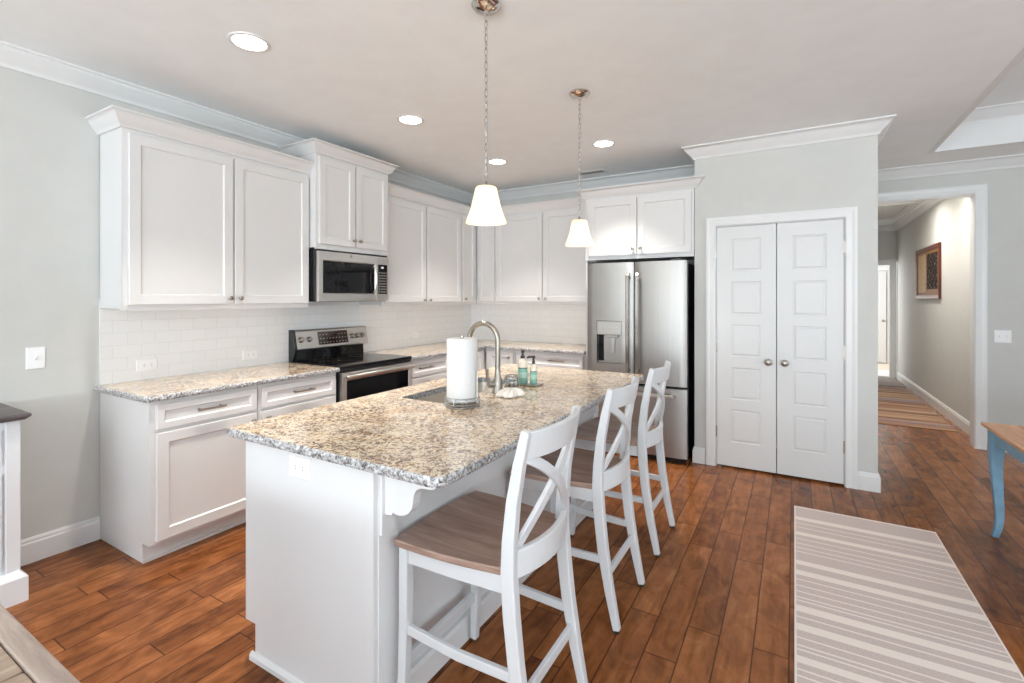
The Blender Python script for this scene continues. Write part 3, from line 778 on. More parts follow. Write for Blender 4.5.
q.tube([(fx-0.024, fy-0.048, 0.966), (fx-0.030, fy-0.060, 1.00), (fx-0.030, fy-0.064, 1.045)], [0.009, 0.008, 0.010], 10); q.build('handle', M['nickel_dark'], fa, smooth=True)

# paper towel on wire stand
px, py = 2.194, 1.878
ph = thing('paper_towel_holder', (px, py, 0.914), 'wire stand holding the paper towel roll on the island', 'paper towel holder')
q = MB()
for k, (r, z) in enumerate(((0.080, 0.918), (0.086, 0.931), (0.085, 0.945), (0.079, 0.959))):
    q.tube([(px+r*math.cos(2*PI*i/28), py+r*math.sin(2*PI*i/28), z) for i in range(28)], 0.0026, 6, closed=True)
for i in range(9):
    a = 2*PI*i/9; q.tube([(px+0.072*math.cos(a), py+0.072*math.sin(a), 0.917), (px+0.086*math.cos(a), py+0.086*math.sin(a), 0.937), (px+0.079*math.cos(a), py+0.079*math.sin(a), 0.960)], 0.002, 5)
for i in range(4):
    a = PI*i/4; q.tube([(px-0.080*math.cos(a), py-0.080*math.sin(a), 0.918), (px+0.080*math.cos(a), py+0.080*math.sin(a), 0.918)], 0.0024, 5)
q.tube([(px-0.079, py, 0.941), (px+0.079, py, 0.941)], 0.0024, 5); q.tube([(px, py-0.079, 0.941), (px, py+0.079, 0.941)], 0.0024, 5)
q.build('wire_base', M['wire'], ph, smooth=True)
q = MB(); q.tube([(px, py, 0.918), (px, py, 1.240)], 0.004, 8); q.lathe([(0.004, 1.238), (0.009, 1.243), (0.009, 1.250), (0.003, 1.255), (0.0005, 1.256)], (px, py, 0), 12); q.build('rod', M['wire'], ph, smooth=True)
q = MB(); q.tube([(px+0.0795, py+0.012, 0.958), (px+0.0795, py+0.012, 1.08)], 0.003, 6); q.build('tension_arm', M['wire'], ph, smooth=True)
q = MB(); q.lathe([(0.020, 0.944), (0.0725, 0.944), (0.074, 0.948), (0.074, 1.234), (0.0725, 1.238), (0.020, 1.238), (0.018, 1.236), (0.018, 0.946), (0.020, 0.944)], (px, py, 0), 40, cap=False)
tag(q.build('paper_towel_roll', M['paper'], smooth=True), 'white roll of paper towel standing on the wire stand', 'paper towel')

# soap bottles on a small tray, jar, white ornament
def soap(x, y, r, h, label, big):
    t = thing('soap_bottle', (x, y, 0.921), label, 'soap bottle')
    z = 0.921
    q = MB(); q.lathe([(r*0.92, z), (r, z+0.006), (r, z+h*0.62)], (x, y, 0), 24); q.build('bottle', M['soap_liquid'], t, smooth=True)
    q = MB(); q.lathe([(r, z+h*0.62), (r, z+h*0.80), (r*0.8, z+h*0.91), (r*0.38, z+h*0.965), (r*0.36, z+h)], (x, y, 0), 24); q.build('shoulder', M['soap_clear'], t, smooth=True)
    q = MB(); q.lathe([(r*1.02, z+h*0.24), (r*1.02, z+h*0.46)], (x, y, 0), 24, cap=False); q.build('label', M['label'], t, smooth=True)
    q = MB(); q.lathe([(r*1.015, z+h*0.60), (r*1.015, z+h*0.645)], (x, y, 0), 24, cap=False); q.build('label_band', M['label_dark'], t, smooth=True)
    q = MB(); q.lathe([(r*0.42, z+h), (r*0.42, z+h+0.016), (0.007, z+h+0.018), (0.007, z+h+0.034), (0.012, z+h+0.036), (0.010, z+h+0.048)], (x, y, 0), 16)
    dx, dy = (0.008, -0.012) if big else (-0.026, -0.010)
    q.tube([(x, y, z+h+0.041), (x+dx, y+dy, z+h+0.042), (x+dx*1.35, y+dy*1.35, z+h+0.034)], 0.006, 8); q.build('pump', M['shoe'], t, smooth=True)
    return t
soap(2.168, 2.525, 0.029, 0.150, 'larger teal pump soap bottle beside the island faucet', True)
soap(2.228, 2.550, 0.022, 0.118, 'smaller teal pump bottle right of the larger one', False)
q = MB(); q.loops([rr(2.118, 2.278, 2.475, 2.585, 0.02, 0.9145), rr(2.113, 2.283, 2.47, 2.59, 0.02, 0.924), rr(2.119, 2.277, 2.476, 2.584, 0.02, 0.9205)])
tag(q.build('soap_tray', M['wire'], bevel=0.001), 'small dark tray under the two soap bottles', 'tray')
jx, jy = 2.172, 2.392
jar = thing('glass_jar', (jx, jy, 0.9145), 'small round clear glass jar beside the faucet', 'jar')
q = MB(); q.lathe([(0.001, 0.9148), (0.036, 0.9148), (0.044, 0.925), (0.047, 0.945), (0.043, 0.968), (0.037, 0.976), (0.038, 0.984), (0.035, 0.984), (0.034, 0.976), (0.040, 0.966), (0.044, 0.945), (0.041, 0.926), (0.034, 0.918), (0.001, 0.918)], (jx, jy, 0), 28, cap=False); q.build('jar', M['glass'], jar, smooth=True)
q = MB(); q.tube([(jx+0.037*math.cos(2*PI*i/24), jy+0.037*math.sin(2*PI*i/24), 0.986) for i in range(24)], 0.003, 6, closed=True); q.build('rim', M['nickel_dark'], jar, smooth=True)
q = MB()
for i in range(5):
    a = i*1.26; q.lathe([(0.001, 0.919), (0.013, 0.922), (0.016, 0.932), (0.012, 0.943), (0.001, 0.946)], (jx+0.022*math.cos(a), jy+0.022*math.sin(a), 0), 12)
q.build('contents', M['nickel'], jar, smooth=True)
# white shell-like scalloped ornament
sx, sy = 2.275, 2.205
ls = []
rn = random.Random(5)
lob = lambda a: 1+0.13*math.sin(a*5+0.6)+0.07*math.sin(a*9+1)
for rr_, z in ((0.60, 0.9146), (0.92, 0.917), (1.0, 0.926), (0.86, 0.938), (0.60, 0.946), (0.28, 0.951), (0.02, 0.952)):
    ls.append([(sx+0.062*rr_*lob(2*PI*i/60)*math.cos(2*PI*i/60)*1.1, sy+0.092*rr_*lob(2*PI*i/60)*math.sin(2*PI*i/60), z+0.003*math.sin(i*1.7)*(1 if z > 0.917 else 0)) for i in range(60)])
q = MB(); q.loops(ls)
tag(q.build('shell_dish', M['ceramic'], smooth=True), 'low lumpy white shell-shaped dish in front of the jar', 'dish')

# ------------------------------------------------------------------ range
RY0, RY1 = 2.452, 3.220
rg = thing('range', (0.33, (RY0+RY1)/2, 0), 'stainless electric range with black glass cooktop', 'range')
b = MB(); b.box(0.012, 0.635, RY0, RY1, 0.03, 0.900); b.box(0.05, 0.58, RY0+0.02, RY1-0.02, 0, 0.03); b.build('body', M['black_body'], rg, 0.002)
b = MB(); b.box(0.060, 0.662, RY0+0.001, RY1-0.001, 0.900, 0.922); b.build('cooktop', M['black_glass'], rg, 0.004)
for (bx_, by_, br_) in ((0.22, RY0+0.20, 0.09), (0.22, RY1-0.20, 0.09), (0.48, RY0+0.20, 0.11), (0.48, RY1-0.20, 0.10)):
    b = MB(); b.tube([(bx_+br_*math.cos(2*PI*i/40), by_+br_*math.sin(2*PI*i/40), 0.9222) for i in range(40)], 0.0004, 4, closed=True); b.build('burner_ring', M['wire_dark'], rg)
Tz = lambda a, z, y: (a, y, z)
b = MB(); b.prism([(0.012, 0.905), (0.060, 0.905), (0.052, 1.005), (0.012, 1.005)], RY0+0.038, RY1-0.002, Tz); b.build('backguard_glass', M['black_glass'], rg, 0.001)
bg = MB(); bg.prism([(0.012, 1.0055), (0.090, 1.0055), (0.095, 1.015), (0.062, 1.160), (0.050, 1.170), (0.012, 1.170)], RY0+0.040, RY1+0.024, Tz); bg = bg.build('control_panel', M['steel_h'], rg, 0.003)
b = MB(); b.prism([(0.010, 0.905), (0.060, 0.905), (0.096, 1.005), (0.066, 1.162), (0.050, 1.172), (0.010, 1.172)], RY0+0.016, RY0+0.038, Tz); b.build('end_cap', M['black_body'], rg, 0.002)
# slanted panel frame
def TS(y, z, d=0):   # point on slanted panel
    t = (z-1.015)/(1.160-1.015); return (0.095-0.033*t+d*0.975, y, z+d*0.22)
b = MB(); b.loops([[TS(2.700, 1.035, 0), TS(3.010, 1.035, 0), TS(3.010, 1.145, 0), TS(2.700, 1.145, 0)], [TS(2.700, 1.035, 0.003), TS(3.010, 1.035, 0.003), TS(3.010, 1.145, 0.003), TS(2.700, 1.145, 0.003)]]); dp = b.build('display', M['display'], bg)
b = MB()
for r_ in range(3):
    for c_ in range(9):
        if 3 <= c_ <= 5 and r_ == 2: continue
        y = 2.715+c_*0.033; z = 1.050+r_*0.033
        b.loops([[TS(y, z, 0.0032), TS(y+0.010, z, 0.0032), TS(y+0.010, z+0.005, 0.0032), TS(y, z+0.005, 0.0032)], [TS(y, z, 0.0040), TS(y+0.010, z, 0.0040), TS(y+0.010, z+0.005, 0.0040), TS(y, z+0.005, 0.0040)]])
b.build('markings', M['legend'], dp)
for y in (2.530, 2.610, 3.060, 3.118, 3.176):
    k = MB(); ls = []
    for r_, d in ((0.024, 0.0), (0.024, 0.004), (0.020, 0.006), (0.018, 0.026), (0.015, 0.030), (0.001, 0.030)):
        c0 = Vector(TS(y, 1.088, d))
        ls.append([c0+Vector((-0.22*r_*math.sin(2*PI*i/20), r_*math.cos(2*PI*i/20), 0.975*r_*math.sin(2*PI*i/20))) for i in range(20)])
    k.loops(ls); k.build('knob', M['nickel'], bg, smooth=True)
# oven door
od = MB(); od.loops([rect(TX(0.637), RY0+0.004, RY1-0.004, 0.25, 0.872, 0), rect(TX(0.637), RY0+0.004, RY1-0.004, 0.25, 0.872, 0.028),
                     rect(TX(0.637), RY0+0.046, RY1-0.046, 0.33, 0.812, 0.030), rect(TX(0.637), RY0+0.049, RY1-0.049, 0.333, 0.809, 0.024)]); od = od.build('oven_door', M['steel_h'], rg, 0.002)
b = MB(); b.box(0.6605, 0.6635, RY0+0.050, RY1-0.050, 0.335, 0.807); b.build('window', M['black_glass'], od)
b = MB(); b.tube([(0.700, RY0+0.018, 0.840), (0.710, RY0+0.05, 0.843), (0.710, RY1-0.05, 0.843), (0.700, RY1-0.018, 0.840)], 0.0165, 14)
for y in (RY0+0.035, RY1-0.035): b.tube([(0.662, y, 0.842), (0.706, y, 0.842)], 0.012, 8)
b.build('handle', M['steel_h'], od, smooth=True)
b = MB(); b.box(0.637, 0.663, RY0+0.004, RY1-0.004, 0.05, 0.235); b.build('drawer', M['steel_h'], rg, 0.003)
b = MB(); b.box(0.637, 0.650, RY0+0.004, RY1-0.004, 0.876, 0.899); b.build('vent_strip', M['black_body'], rg)

# ------------------------------------------------------------------ microwave
MY0, MY1, MZ0, MZ1 = 2.452, 3.190, 1.405, 1.800
mw = thing('microwave', (0.2, (MY0+MY1)/2, MZ0), 'stainless over-the-range microwave with black window', 'microwave')
b = MB(); b.box(0.010, 0.375, MY0, MY1, MZ0, 1.815); b.build('body', M['black_body'], mw, 0.003)
b = MB(); b.box(0.376, 0.390, MY0+0.0, MY1, 1.8005, 1.815); b.build('vent_grille', M['black_body'], mw)
fm = MB(); yd = 3.045
fm.loops([rect(TX(0.377), MY0, yd, MZ0+0.002, MZ1, 0), rect(TX(0.377), MY0, yd, MZ0+0.002, MZ1, 0.030), rect(TX(0.377), MY0+0.036, yd-0.014, MZ0+0.065, MZ1-0.070, 0.032), rect(TX(0.377), MY0+0.039, yd-0.017, MZ0+0.068, MZ1-0.073, 0.026)]); md = fm.build('door', M['steel_h'], mw, 0.002)
b = MB(); b.box(0.4035, 0.4055, MY0+0.040, yd-0.018, MZ0+0.070, MZ1-0.075); b.build('window', M['black_glass'], md)
b = MB(); b.tube([(0.410, yd-0.030, MZ0+0.078), (0.432, yd-0.026, MZ0+0.10), (0.440, yd-0.026, MZ0+0.19), (0.432, yd-0.026, MZ1-0.105), (0.410, yd-0.030, MZ1-0.085)], 0.009, 10); b.build('handle', M['steel_h'], md, smooth=True)
cp = MB(); cp.box(0.377, 0.407, yd+0.003, MY1, MZ0+0.002, MZ1); cp = cp.build('control_panel', M['steel_h'], mw, 0.002)
b = MB(); b.box(0.407, 0.4085, yd+0.022, MY1-0.016, MZ0+0.065, MZ1-0.070); kp = b.build('keypad', M['black_glass'], cp)
b = MB()
for r_ in range(8):
    for c_ in range(4): b.box(0.4085, 0.4089, yd+0.030+c_*0.027, yd+0.030+c_*0.027+0.013, MZ0+0.080+r_*0.024, MZ0+0.080+r_*0.024+0.008)
b.build('markings', M['legend'], kp)
b = MB(); b.box(0.4085, 0.4089, yd+0.055, yd+0.085, MZ1-0.105, MZ1-0.088); b.build('clock', M['plate'], kp)
def badge(T, a, z, r, parent):
    b = MB(); ls = []
    for q_, d in ((r, 0), (r, 0.002), (r*0.86, 0.0025), (r*0.84, 0.0015)): ls.append([T(a+q_*math.cos(2*PI*i/24), z+q_*math.sin(2*PI*i/24), d) for i in range(24)])
    b.loops(ls); bd = b.build('badge', M['nickel_dark'], parent, smooth=True)
    # flowing monogram: two looped script strokes inside the ring
    b = MB()
    for s_ in (-1, 1):
        pts = [T(a+s_*r*0.28+r*0.26*math.cos(t*0.35)*(1 if s_ > 0 else 1), z+r*0.42*math.sin(t*0.35), 0.003) for t in range(2, 17)]
        b.tube(pts, r*0.055, 5)
    b.tube([T(a-r*0.1, z, 0.003), T(a+r*0.28, z+r*0.05, 0.003), T(a+r*0.5, z, 0.003)], r*0.05, 5)
    b.build('monogram', M['steel'], bd)
badge(TX(0.407), 2.765, 1.778, 0.013, md)

# ------------------------------------------------------------------ refrigerator
FX0, FX1, FY, FT = 1.886, 2.786, 4.273, 1.758
fr = thing('refrigerator', ((FX0+FX1)/2, 4.62, 0), 'stainless french door refrigerator with water dispenser', 'refrigerator')
b = MB(); b.box(FX0+0.01, FX1-0.006, FY+0.075, 5.0, 0.02, FT-0.02); b.build('body', M['black_body'], fr, 0.004)
b = MB(); b.box(FX0+0.02, FX1-0.02, FY+0.06, FY+0.12, 0.0, 0.045); b.build('base_grille', M['black_body'], fr)
def fdoor(name, x0, x1, z0, z1, hole=None, n=14, bow=0.012):
    """door with a softly bowed front; hole (x0,x1,z0,z1) leaves a recess"""
    mb = MB(); xc = (x0+x1)/2; hw = (x1-x0)/2
    xs = [x0+(x1-x0)*i/n for i in range(n+1)]
    if hole: xs = sorted(set([x for x in xs if not (abs(x-hole[0]) < 0.012 or abs(x-hole[1]) < 0.012)]+[hole[0], hole[1]]))
    def fy(x):
        t = abs(x-xc)/hw; e = 0.010*max(0, (t-0.93)/0.07)**2; return FY+bow*t*t+e
    zs = [z0, z1] if not hole else [z0, hole[2], hole[3], z1]
    for i in range(len(xs)-1):
        for j in range(len(zs)-1):
            if hole and j == 1 and xs[i] >= hole[0]-1e-6 and xs[i+1] <= hole[1]+1e-6: continue
            a, c = xs[i], xs[i+1]
            mb.add([(a, fy(a), zs[j]), (c, fy(c), zs[j]), (c, fy(c), zs[j+1]), (a, fy(a), zs[j+1])], [(0, 1, 2, 3)])
    bk = FY+0.070
    for z in (z0, z1):
        mb.add([(x, fy(x), z) for x in xs]+[(x1, bk, z), (x0, bk, z)], [tuple(range(len(xs)+2))])
    mb.add([(x0, fy(x0), z0), (x0, fy(x0), z1), (x0, bk, z1), (x0, bk, z0)], [(0, 1, 2, 3)])
    mb.add([(x1, fy(x1), z0), (x1, fy(x1), z1), (x1, bk, z1), (x1, bk, z0)], [(0, 1, 2, 3)])
    mb.add([(x0, bk, z0), (x1, bk, z0), (x1, bk, z1), (x0, bk, z1)], [(0, 1, 2, 3)])
    if hole:
        h0, h1, q0, q1 = hole; d = FY+0.055
        F = lambda x: fy(x)
        mb.add([(h0, F(h0), q0), (h1, F(h1), q0), (h1, F(h1), q1), (h0, F(h0), q1), (h0, d, q0), (h1, d, q0), (h1, d, q1), (h0, d, q1)],
               [(0, 1, 5, 4), (1, 2, 6, 5), (2, 3, 7, 6), (3, 0, 4, 7), (4, 5, 6, 7)])
    return mb.build(name, M['steel'], fr, smooth=True)
fm_ = 2.333
fl = fdoor('door', FX0, fm_-0.004, 0.670, FT, hole=(1.985, 2.225, 0.835, 1.225))
frr = fdoor('door', fm_+0.004, FX1, 0.670, FT)
fz = fdoor('freezer_drawer', FX0, FX1, 0.055, 0.648)
def vhandle(x, parent):
    h = MB(); y = FY-0.052
    h.ribbon([(x, FY-0.030, 0.745), (x, y, 0.765), (x, y-0.004, 1.2), (x, y, 1.63), (x, FY-0.030, 1.655)], (1, 0, 0), 0.032, 0.020)
    h.box(x-0.012, x+0.012, y, FY+0.012, 0.770, 0.800); h.box(x-0.012, x+0.012, y, FY+0.012, 1.600, 1.630)
    h.build('handle', M['handle'], parent, 0.005)
vhandle(2.291, fl); vhandle(2.376, frr)
h = MB(); h.ribbon([(1.97, FY-0.025, 0.588), (1.99, FY-0.050, 0.588), (2.335, FY-0.056, 0.588), (2.68, FY-0.050, 0.588), (2.70, FY-0.025, 0.588)], (0, 0, 1), 0.030, 0.018)
for x in (2.0, 2.67): h.box(x-0.015, x+0.015, FY-0.048, FY+0.012, 0.576, 0.600)
h.build('handle', M['steel_h'], fz, 0.005)
dsp = MB(); x0, x1 = 1.985, 2.225
dsp.box(x0+0.003, x1-0.003, FY+0.000, FY+0.05, 1.095, 1.222); 
dsp = dsp.build('dispenser', M['dispenser'], fl, 0.003)
b = MB(); b.box(x0+0.003, x1-0.003, FY+0.015, FY+0.05, 0.838, 0.850); b.build('drip_tray', M['dispenser'], dsp, 0.002)
b = MB(); b.box(x0+0.004, x0+0.055, FY+0.045, FY+0.054, 0.851, 1.093); b.build('recess_panel', M['black_glass'], dsp)
b = MB(); b.box(x0+0.05, x1-0.004, FY+0.045, FY+0.054, 0.851, 1.093); b.build('recess_liner', M['steel'], dsp)
b = MB(); b.box(x0+0.125, x0+0.165, FY+0.020, FY+0.044, 0.93, 1.094); b.box(x0+0.090, x0+0.2, FY+0.016, FY+0.044, 1.070, 1.094); b.build('spout', M['dispenser'], dsp, 0.004)
b = MB()
for k in range(5): b.box(x0+0.03+k*0.038, x0+0.05+k*0.038, FY-0.001, FY+0.001, 1.165, 1.172)
b.box(x0+0.02, x0+0.22, FY-0.001, FY+0.001, 1.130, 1.132); b.build('markings', M['legend'], dsp)
badge(TY(FY+0.008), 2.630, 1.690, 0.018, frr)
for x in (FX0+0.09, FX1-0.09):
    b = MB(); b.box(x-0.05, x+0.05, FY+0.03, FY+0.12, FT+0.0005, FT+0.018); b.build('hinge_cover', M['black_body'], fr, 0.004)

# ------------------------------------------------------------------ stools
def make_stool(yc):
    xf, xb = 2.435, 2.905
    t = thing('counter_stool', (2.66, yc, 0), '', 'stool', 'white counter stools along the island')
    # saddle seat: wider at the front, gently curved sides, dished top
    out = []
    nU, nV = 14, 12
    def outline(u, v):   # u -1..1 across (y), v 0..1 front->back (x)
        hw = 0.243-0.040*v; hw += 0.012*math.sin(PI*v)
        x = 2.408+0.432*v - (0.018*(1-u*u) if v < 0.001 else 0.018*(1-u*u)*(1-v)) + 0.010*(1-u*u)*v
        return x, yc+u*hw
    q = MB(); top = []; bot = []
    for i in range(nV+1):
        for k in range(nU+1):
            u = -1+2*k/nU; v = i/nV; x, y = outline(u, v)
            dish = 0.010*(1-min(1, abs(u))**4)*math.sin(PI*min(1, max(0, v*0.9+0.08)))
            top.append((x, y, 0.620-dish)); bot.append((x+(0.004 if v < 0.5 else -0.002), yc+(y-yc)*0.985, 0.594))
    vs = top+bot; W_ = nU+1; o_ = len(top); fs = []
    for i in range(nV):
        for k in range(nU):
            a = i*W_+k; fs.append((a, a+1, a+W_+1, a+W_)); fs.append((o_+a, o_+a+W_, o_+a+W_+1, o_+a+1))
    for k in range(nU): fs.append((k, k+1, o_+k+1, o_+k)); a = nV*W_+k; fs.append((a, a+1, o_+a+1, o_+a))
    for i in range(nV): a = i*W_; fs.append((a, a+W_, o_+a+W_, o_+a)); a = i*W_+nU; fs.append((a, a+W_, o_+a+W_, o_+a))
    q.add(vs, fs); s_ = q.build('seat', M['seat'], t, 0.006, smooth=True, seg=3); s_['label'] = 'dark brown stained wooden seat'
    # legs and posts
    def post(sgn):
        q = MB(); yy = lambda z: yc+sgn*(0.190+0.004*(1-z))
        prof = [(2.920, 0.012), (2.887, 0.17), (2.858, 0.34), (2.842, 0.48), (2.834, 0.60), (2.836, 0.70), (2.848, 0.82), (2.868, 0.93), (2.893, 1.038)]
        q.ribbon([(x, yy(z), z) for x, z in prof], (0, 1, 0), [0.030, 0.034, 0.036, 0.036, 0.036, 0.035, 0.034, 0.032, 0.030], [0.030, 0.038, 0.044, 0.046, 0.046, 0.042, 0.038, 0.035, 0.028])
        p = q.build('back_post', M['stool'], t, 0.005)
        g_ = MB(); g_.lathe([(0.011, 0), (0.013, 0.003), (0.013, 0.012)], (2.920, yy(0), 0), 12); g_.build('glide', M['shoe'], p)
    def fleg(sgn):
        q = MB()
        q.ribbon([(2.420, yc+sgn*0.222, 0.012), (2.432, yc+sgn*0.213, 0.15), (2.437, yc+sgn*0.210, 0.35), (2.438, yc+sgn*0.209, 0.594)], (0, 1, 0), [0.030, 0.034, 0.036, 0.038], [0.028, 0.033, 0.036, 0.038])
        p = q.build('leg', M['stool'], t, 0.004)
        g_ = MB(); g_.lathe([(0.011, 0), (0.013, 0.003), (0.013, 0.012)], (2.420, yc+sgn*0.222, 0), 12); g_.build('glide', M['shoe'], p)
    for sg in (-1, 1): post(sg); fleg(sg)
    # aprons
    for sg in (-1, 1):
        q = MB(); q.ribbon([(2.44, yc+sg*0.209, 0.566), (2.64, yc+sg*0.203, 0.566), (2.832, yc+sg*0.190, 0.566)], (0, 0, 1), 0.054, 0.020); q.build('side_apron', M['stool'], t, 0.002)
    q = MB(); q.ribbon([(2.430+0.004*math.cos(k*PI/8-PI/2), yc-0.205+0.41*k/8, 0.566) for k in range(9)], (0, 0, 1), 0.054, 0.020); q.build('front_apron', M['stool'], t, 0.002)
    # lower back rail, top rail (bowed)
    def rail(name, z, h, x0, bow, th=0.022, lean=0.0, arch=0.0, n=12):
        q = MB(); ls = []
        for k in range(n+1):
            u = -1+2*k/n; y = yc+u*0.192; x = x0+bow*(1-u*u); zt = z+h/2+arch*(1-u*u); zb = z-h/2
            ls.append([(x-th/2-lean, y, zb), (x+th/2-lean, y, zb), (x+th/2+lean, y, zt), (x-th/2+lean, y, zt)])
        q.loops(ls); return q.build(name, M['stool'], t, 0.004)
    rail('lower_back_rail', 0.628, 0.085, 2.842, 0.042)
    rail('top_rail', 0.992, 0.088, 2.884, 0.042, 0.022, 0.008)
    # crossed bows
    for sg in (-1, 1):
        q = MB(); pts = []
        P0 = Vector((-0.176, 0.955)); P1 = Vector((0.035, 0.845)); P2 = Vector((0.176, 0.655))
        for k in range(15):
            s = k/14; p = P0*(1-s)**2+P1*2*s*(1-s)+P2*s*s
            u = p.x/0.19; x = 2.8345+(p.y-0.655)*0.118+0.042*(1-u*u)
            pts.append((x+sg*0.0055, yc+sg*p.x, p.y))
        q.ribbon(pts, (1, 0, 0), 0.016, 0.034); q.build('cross_bow', M['stool'], t, 0.003)
    # stretchers
    for sg in (-1, 1):
        q = MB(); q.ribbon([(2.440, yc+sg*0.211, 0.315), (2.65, yc+sg*0.202, 0.295), (2.862, yc+sg*0.192, 0.295)], (0, 1, 0), 0.018, 0.032); q.build('side_stretcher', M['stool'], t, 0.003)
    q = MB(); q.ribbon([(2.875, yc-0.185, 0.235), (2.875, yc+0.185, 0.235)], (1, 0, 0), 0.018, 0.034); q.build('rear_stretcher', M['stool'], t, 0.003)
    q = MB(); q.ribbon([(2.432, yc-0.205, 0.200), (2.432, yc+0.205, 0.200)], (1, 0, 0), 0.020, 0.036); q.build('foot_rail', M['stool'], t, 0.003)
    return t
st = make_stool(1.437)
st['label'] = 'white cross-back counter stool nearest the camera'
s2 = copy_tree(st, (0, 0.760, 0)); s2['label'] = 'white cross-back counter stool in the middle of the three'
s3 = copy_tree(st, (0, 1.465, 0)); s3['label'] = 'white cross-back counter stool farthest away, nearest the refrigerator'

# ------------------------------------------------------------------ pendants
def pendant(x, y, k, label):
    t = thing('pendant_light', (x, y, 1.77), label, 'pendant light', 'pendant lights over the island')
    q = MB(); q.lathe([(0.066, CZ-0.0005), (0.066, CZ-0.006), (0.058, CZ-0.016), (0.034, CZ-0.026), (0.012, CZ-0.032), (0.010, CZ-0.045), (0.001, CZ-0.046)], (x, y, 0), 32); q.build('canopy', M['chrome'], t, smooth=True)
    q = MB(); z = CZ-0.044; i = 0
    while z > 1.975:
        a, h = 0.0075, 0.0150; pts = []
        for s in range(12):
            th = 2*PI*s/12; u, w_ = a*math.cos(th), h*math.sin(th)
            w_ = w_+math.copysign(0.004, w_) if abs(w_) > 0.001 else w_
            pts.append((x+(u if i % 2 else 0), y+(0 if i % 2 else u), z-h+w_))
        q.tube(pts, 0.0019, 5, closed=True); z -= 0.0305; i += 1
    q.build('chain', M['chrome'], t, smooth=True)
    q = MB(); q.tube([(x+0.003*math.sin(j*1.3), y+0.003*math.cos(j*1.3), CZ-0.04-j*0.03) for j in range(25)], 0.0016, 5); q.build('cord', M['wire'], t, smooth=True)
    zt = 1.928; zb = 1.768
    q = MB(); q.lathe([(0.003, 1.955), (0.006, 1.950), (0.008, 1.942), (0.019, 1.936), (0.020, zt+0.0005), (0.001, zt+0.0003)], (x, y, 0), 20); q.build('socket_cap', M['nickel_dark'], t, smooth=True)
    prof = [(0.026, zt), (0.044, zt-0.001), (0.048, zt-0.008), (0.055, zt-0.045), (0.064, zt-0.085), (0.074, zt-0.115), (0.085, zt-0.142), (0.092, zb)]
    inn = [(r-0.004, z) for r, z in prof[::-1]][:-1]+[(0.024, zt-0.005), (0.026, zt)]
    q = MB(); q.lathe(prof+inn, (x, y, 0), 36, cap=False); q.build('shade', M['shade'], t, smooth=True)
    q = MB(); q.lathe([(0.012, zt-0.006), (0.014, zt-0.030), (0.027, zt-0.060), (0.030, zt-0.082), (0.022, zt-0.104), (0.001, zt-0.112)], (x, y, 0), 16); q.build('bulb', M['bulb'], t, smooth=True)
    l = bpy.data.lights.new('pendant_lamp', 'POINT'); l.energy = 0.8; l.color = (1, 0.83, 0.6); l.shadow_soft_size = 0.03
    o = bpy.data.objects.new('pendant_lamp', l); C.objects.link(o); o.parent = t; o.location = (0, 0, 0.02)
pendant(2.386, 1.797, 1.0, 'pendant light with white bell shade nearer the camera')
pendant(2.392, 2.868, 0.90, 'pendant light with white bell shade farther from the camera')

# recessed ceiling lights
def can(x, y, label, z=CZ, group='recessed ceiling lights', power=9.5, spread=84):
    t = thing('recessed_light', (x, y, z-0.006), label, 'ceiling light', group)
    q = MB(); q.lathe([(0.098, z-0.0003), (0.096, z-0.005), (0.082, z-0.007), (0.078, z-0.003), (0.078, z-0.0003)], (x, y, 0), 36, cap=False); q.build('trim_ring', M['trim'], t, smooth=True)
    q = MB(); q.lathe([(0.078, z-0.0005), (0.078, z-0.0035), (0.001, z-0.004)], (x, y, 0), 32); q.build('lens', M['lens'], t, smooth=True)
    l = bpy.data.lights.new('recessed_lamp', 'AREA'); l.shape = 'DISK'; l.size = 0.14; l.energy = power; l.color = (1, 0.94, 0.87); l.spread = math.radians(spread)
    o = bpy.data.objects.new('recessed_lamp', l); C.objects.link(o); o.parent = t; o.location = (0, 0, -0.004)
can(1.169, 1.445, 'round recessed ceiling light nearest the camera, above the left counter')
can(1.147, 2.668, 'round recessed ceiling light in front of the microwave cabinet')
can(1.122, 3.907, 'round recessed ceiling light nearest the kitchen corner')
can(2.182, 3.907, 'round recessed ceiling light in front of the refrigerator cabinet')
can(4.62, 7.9, 'round recessed ceiling light in the hall beside the picture', group='hall ceiling lights', power=15, spread=160)
can(4.62, 6.75, 'added unseen recessed ceiling light just inside the hall opening', group='hall ceiling lights', power=13, spread=160)  # extra lamp hidden by the header, added to even out the hall brightness

# ceiling vent
v = thing('ceiling_vent', (1.765, 4.727, CZ-0.008), 'small ceiling air vent near the back wall', 'vent')
q = MB(); q.loops([[(1.60, 4.66, CZ-0.0003), (1.92, 4.66, CZ-0.0003), (1.92, 4.80, CZ-0.0003), (1.60, 4.80, CZ-0.0003)], [(1.605, 4.665, CZ-0.006), (1.915, 4.665, CZ-0.006), (1.915, 4.795, CZ-0.006), (1.605, 4.795, CZ-0.006)], [(1.63, 4.69, CZ-0.006), (1.89, 4.69, CZ-0.006), (1.89, 4.77, CZ-0.006), (1.63, 4.77, CZ-0.006)], [(1.63, 4.69, CZ-0.001), (1.89, 4.69, CZ-0.001), (1.89, 4.77, CZ-0.001), (1.63, 4.77, CZ-0.001)]], False, False); q.build('frame', M['trim'], v)
q = MB(); q.box(1.63, 1.89, 4.69, 4.77, CZ-0.0012, CZ-0.0004); q.build('backing', M['dark'], v)
q = MB()
for k in range(5): q.box(1.63, 1.89, 4.699+k*0.015, 4.703+k*0.015, CZ-0.006, CZ-0.0014)
q.build('louvre', M['wire'], v)

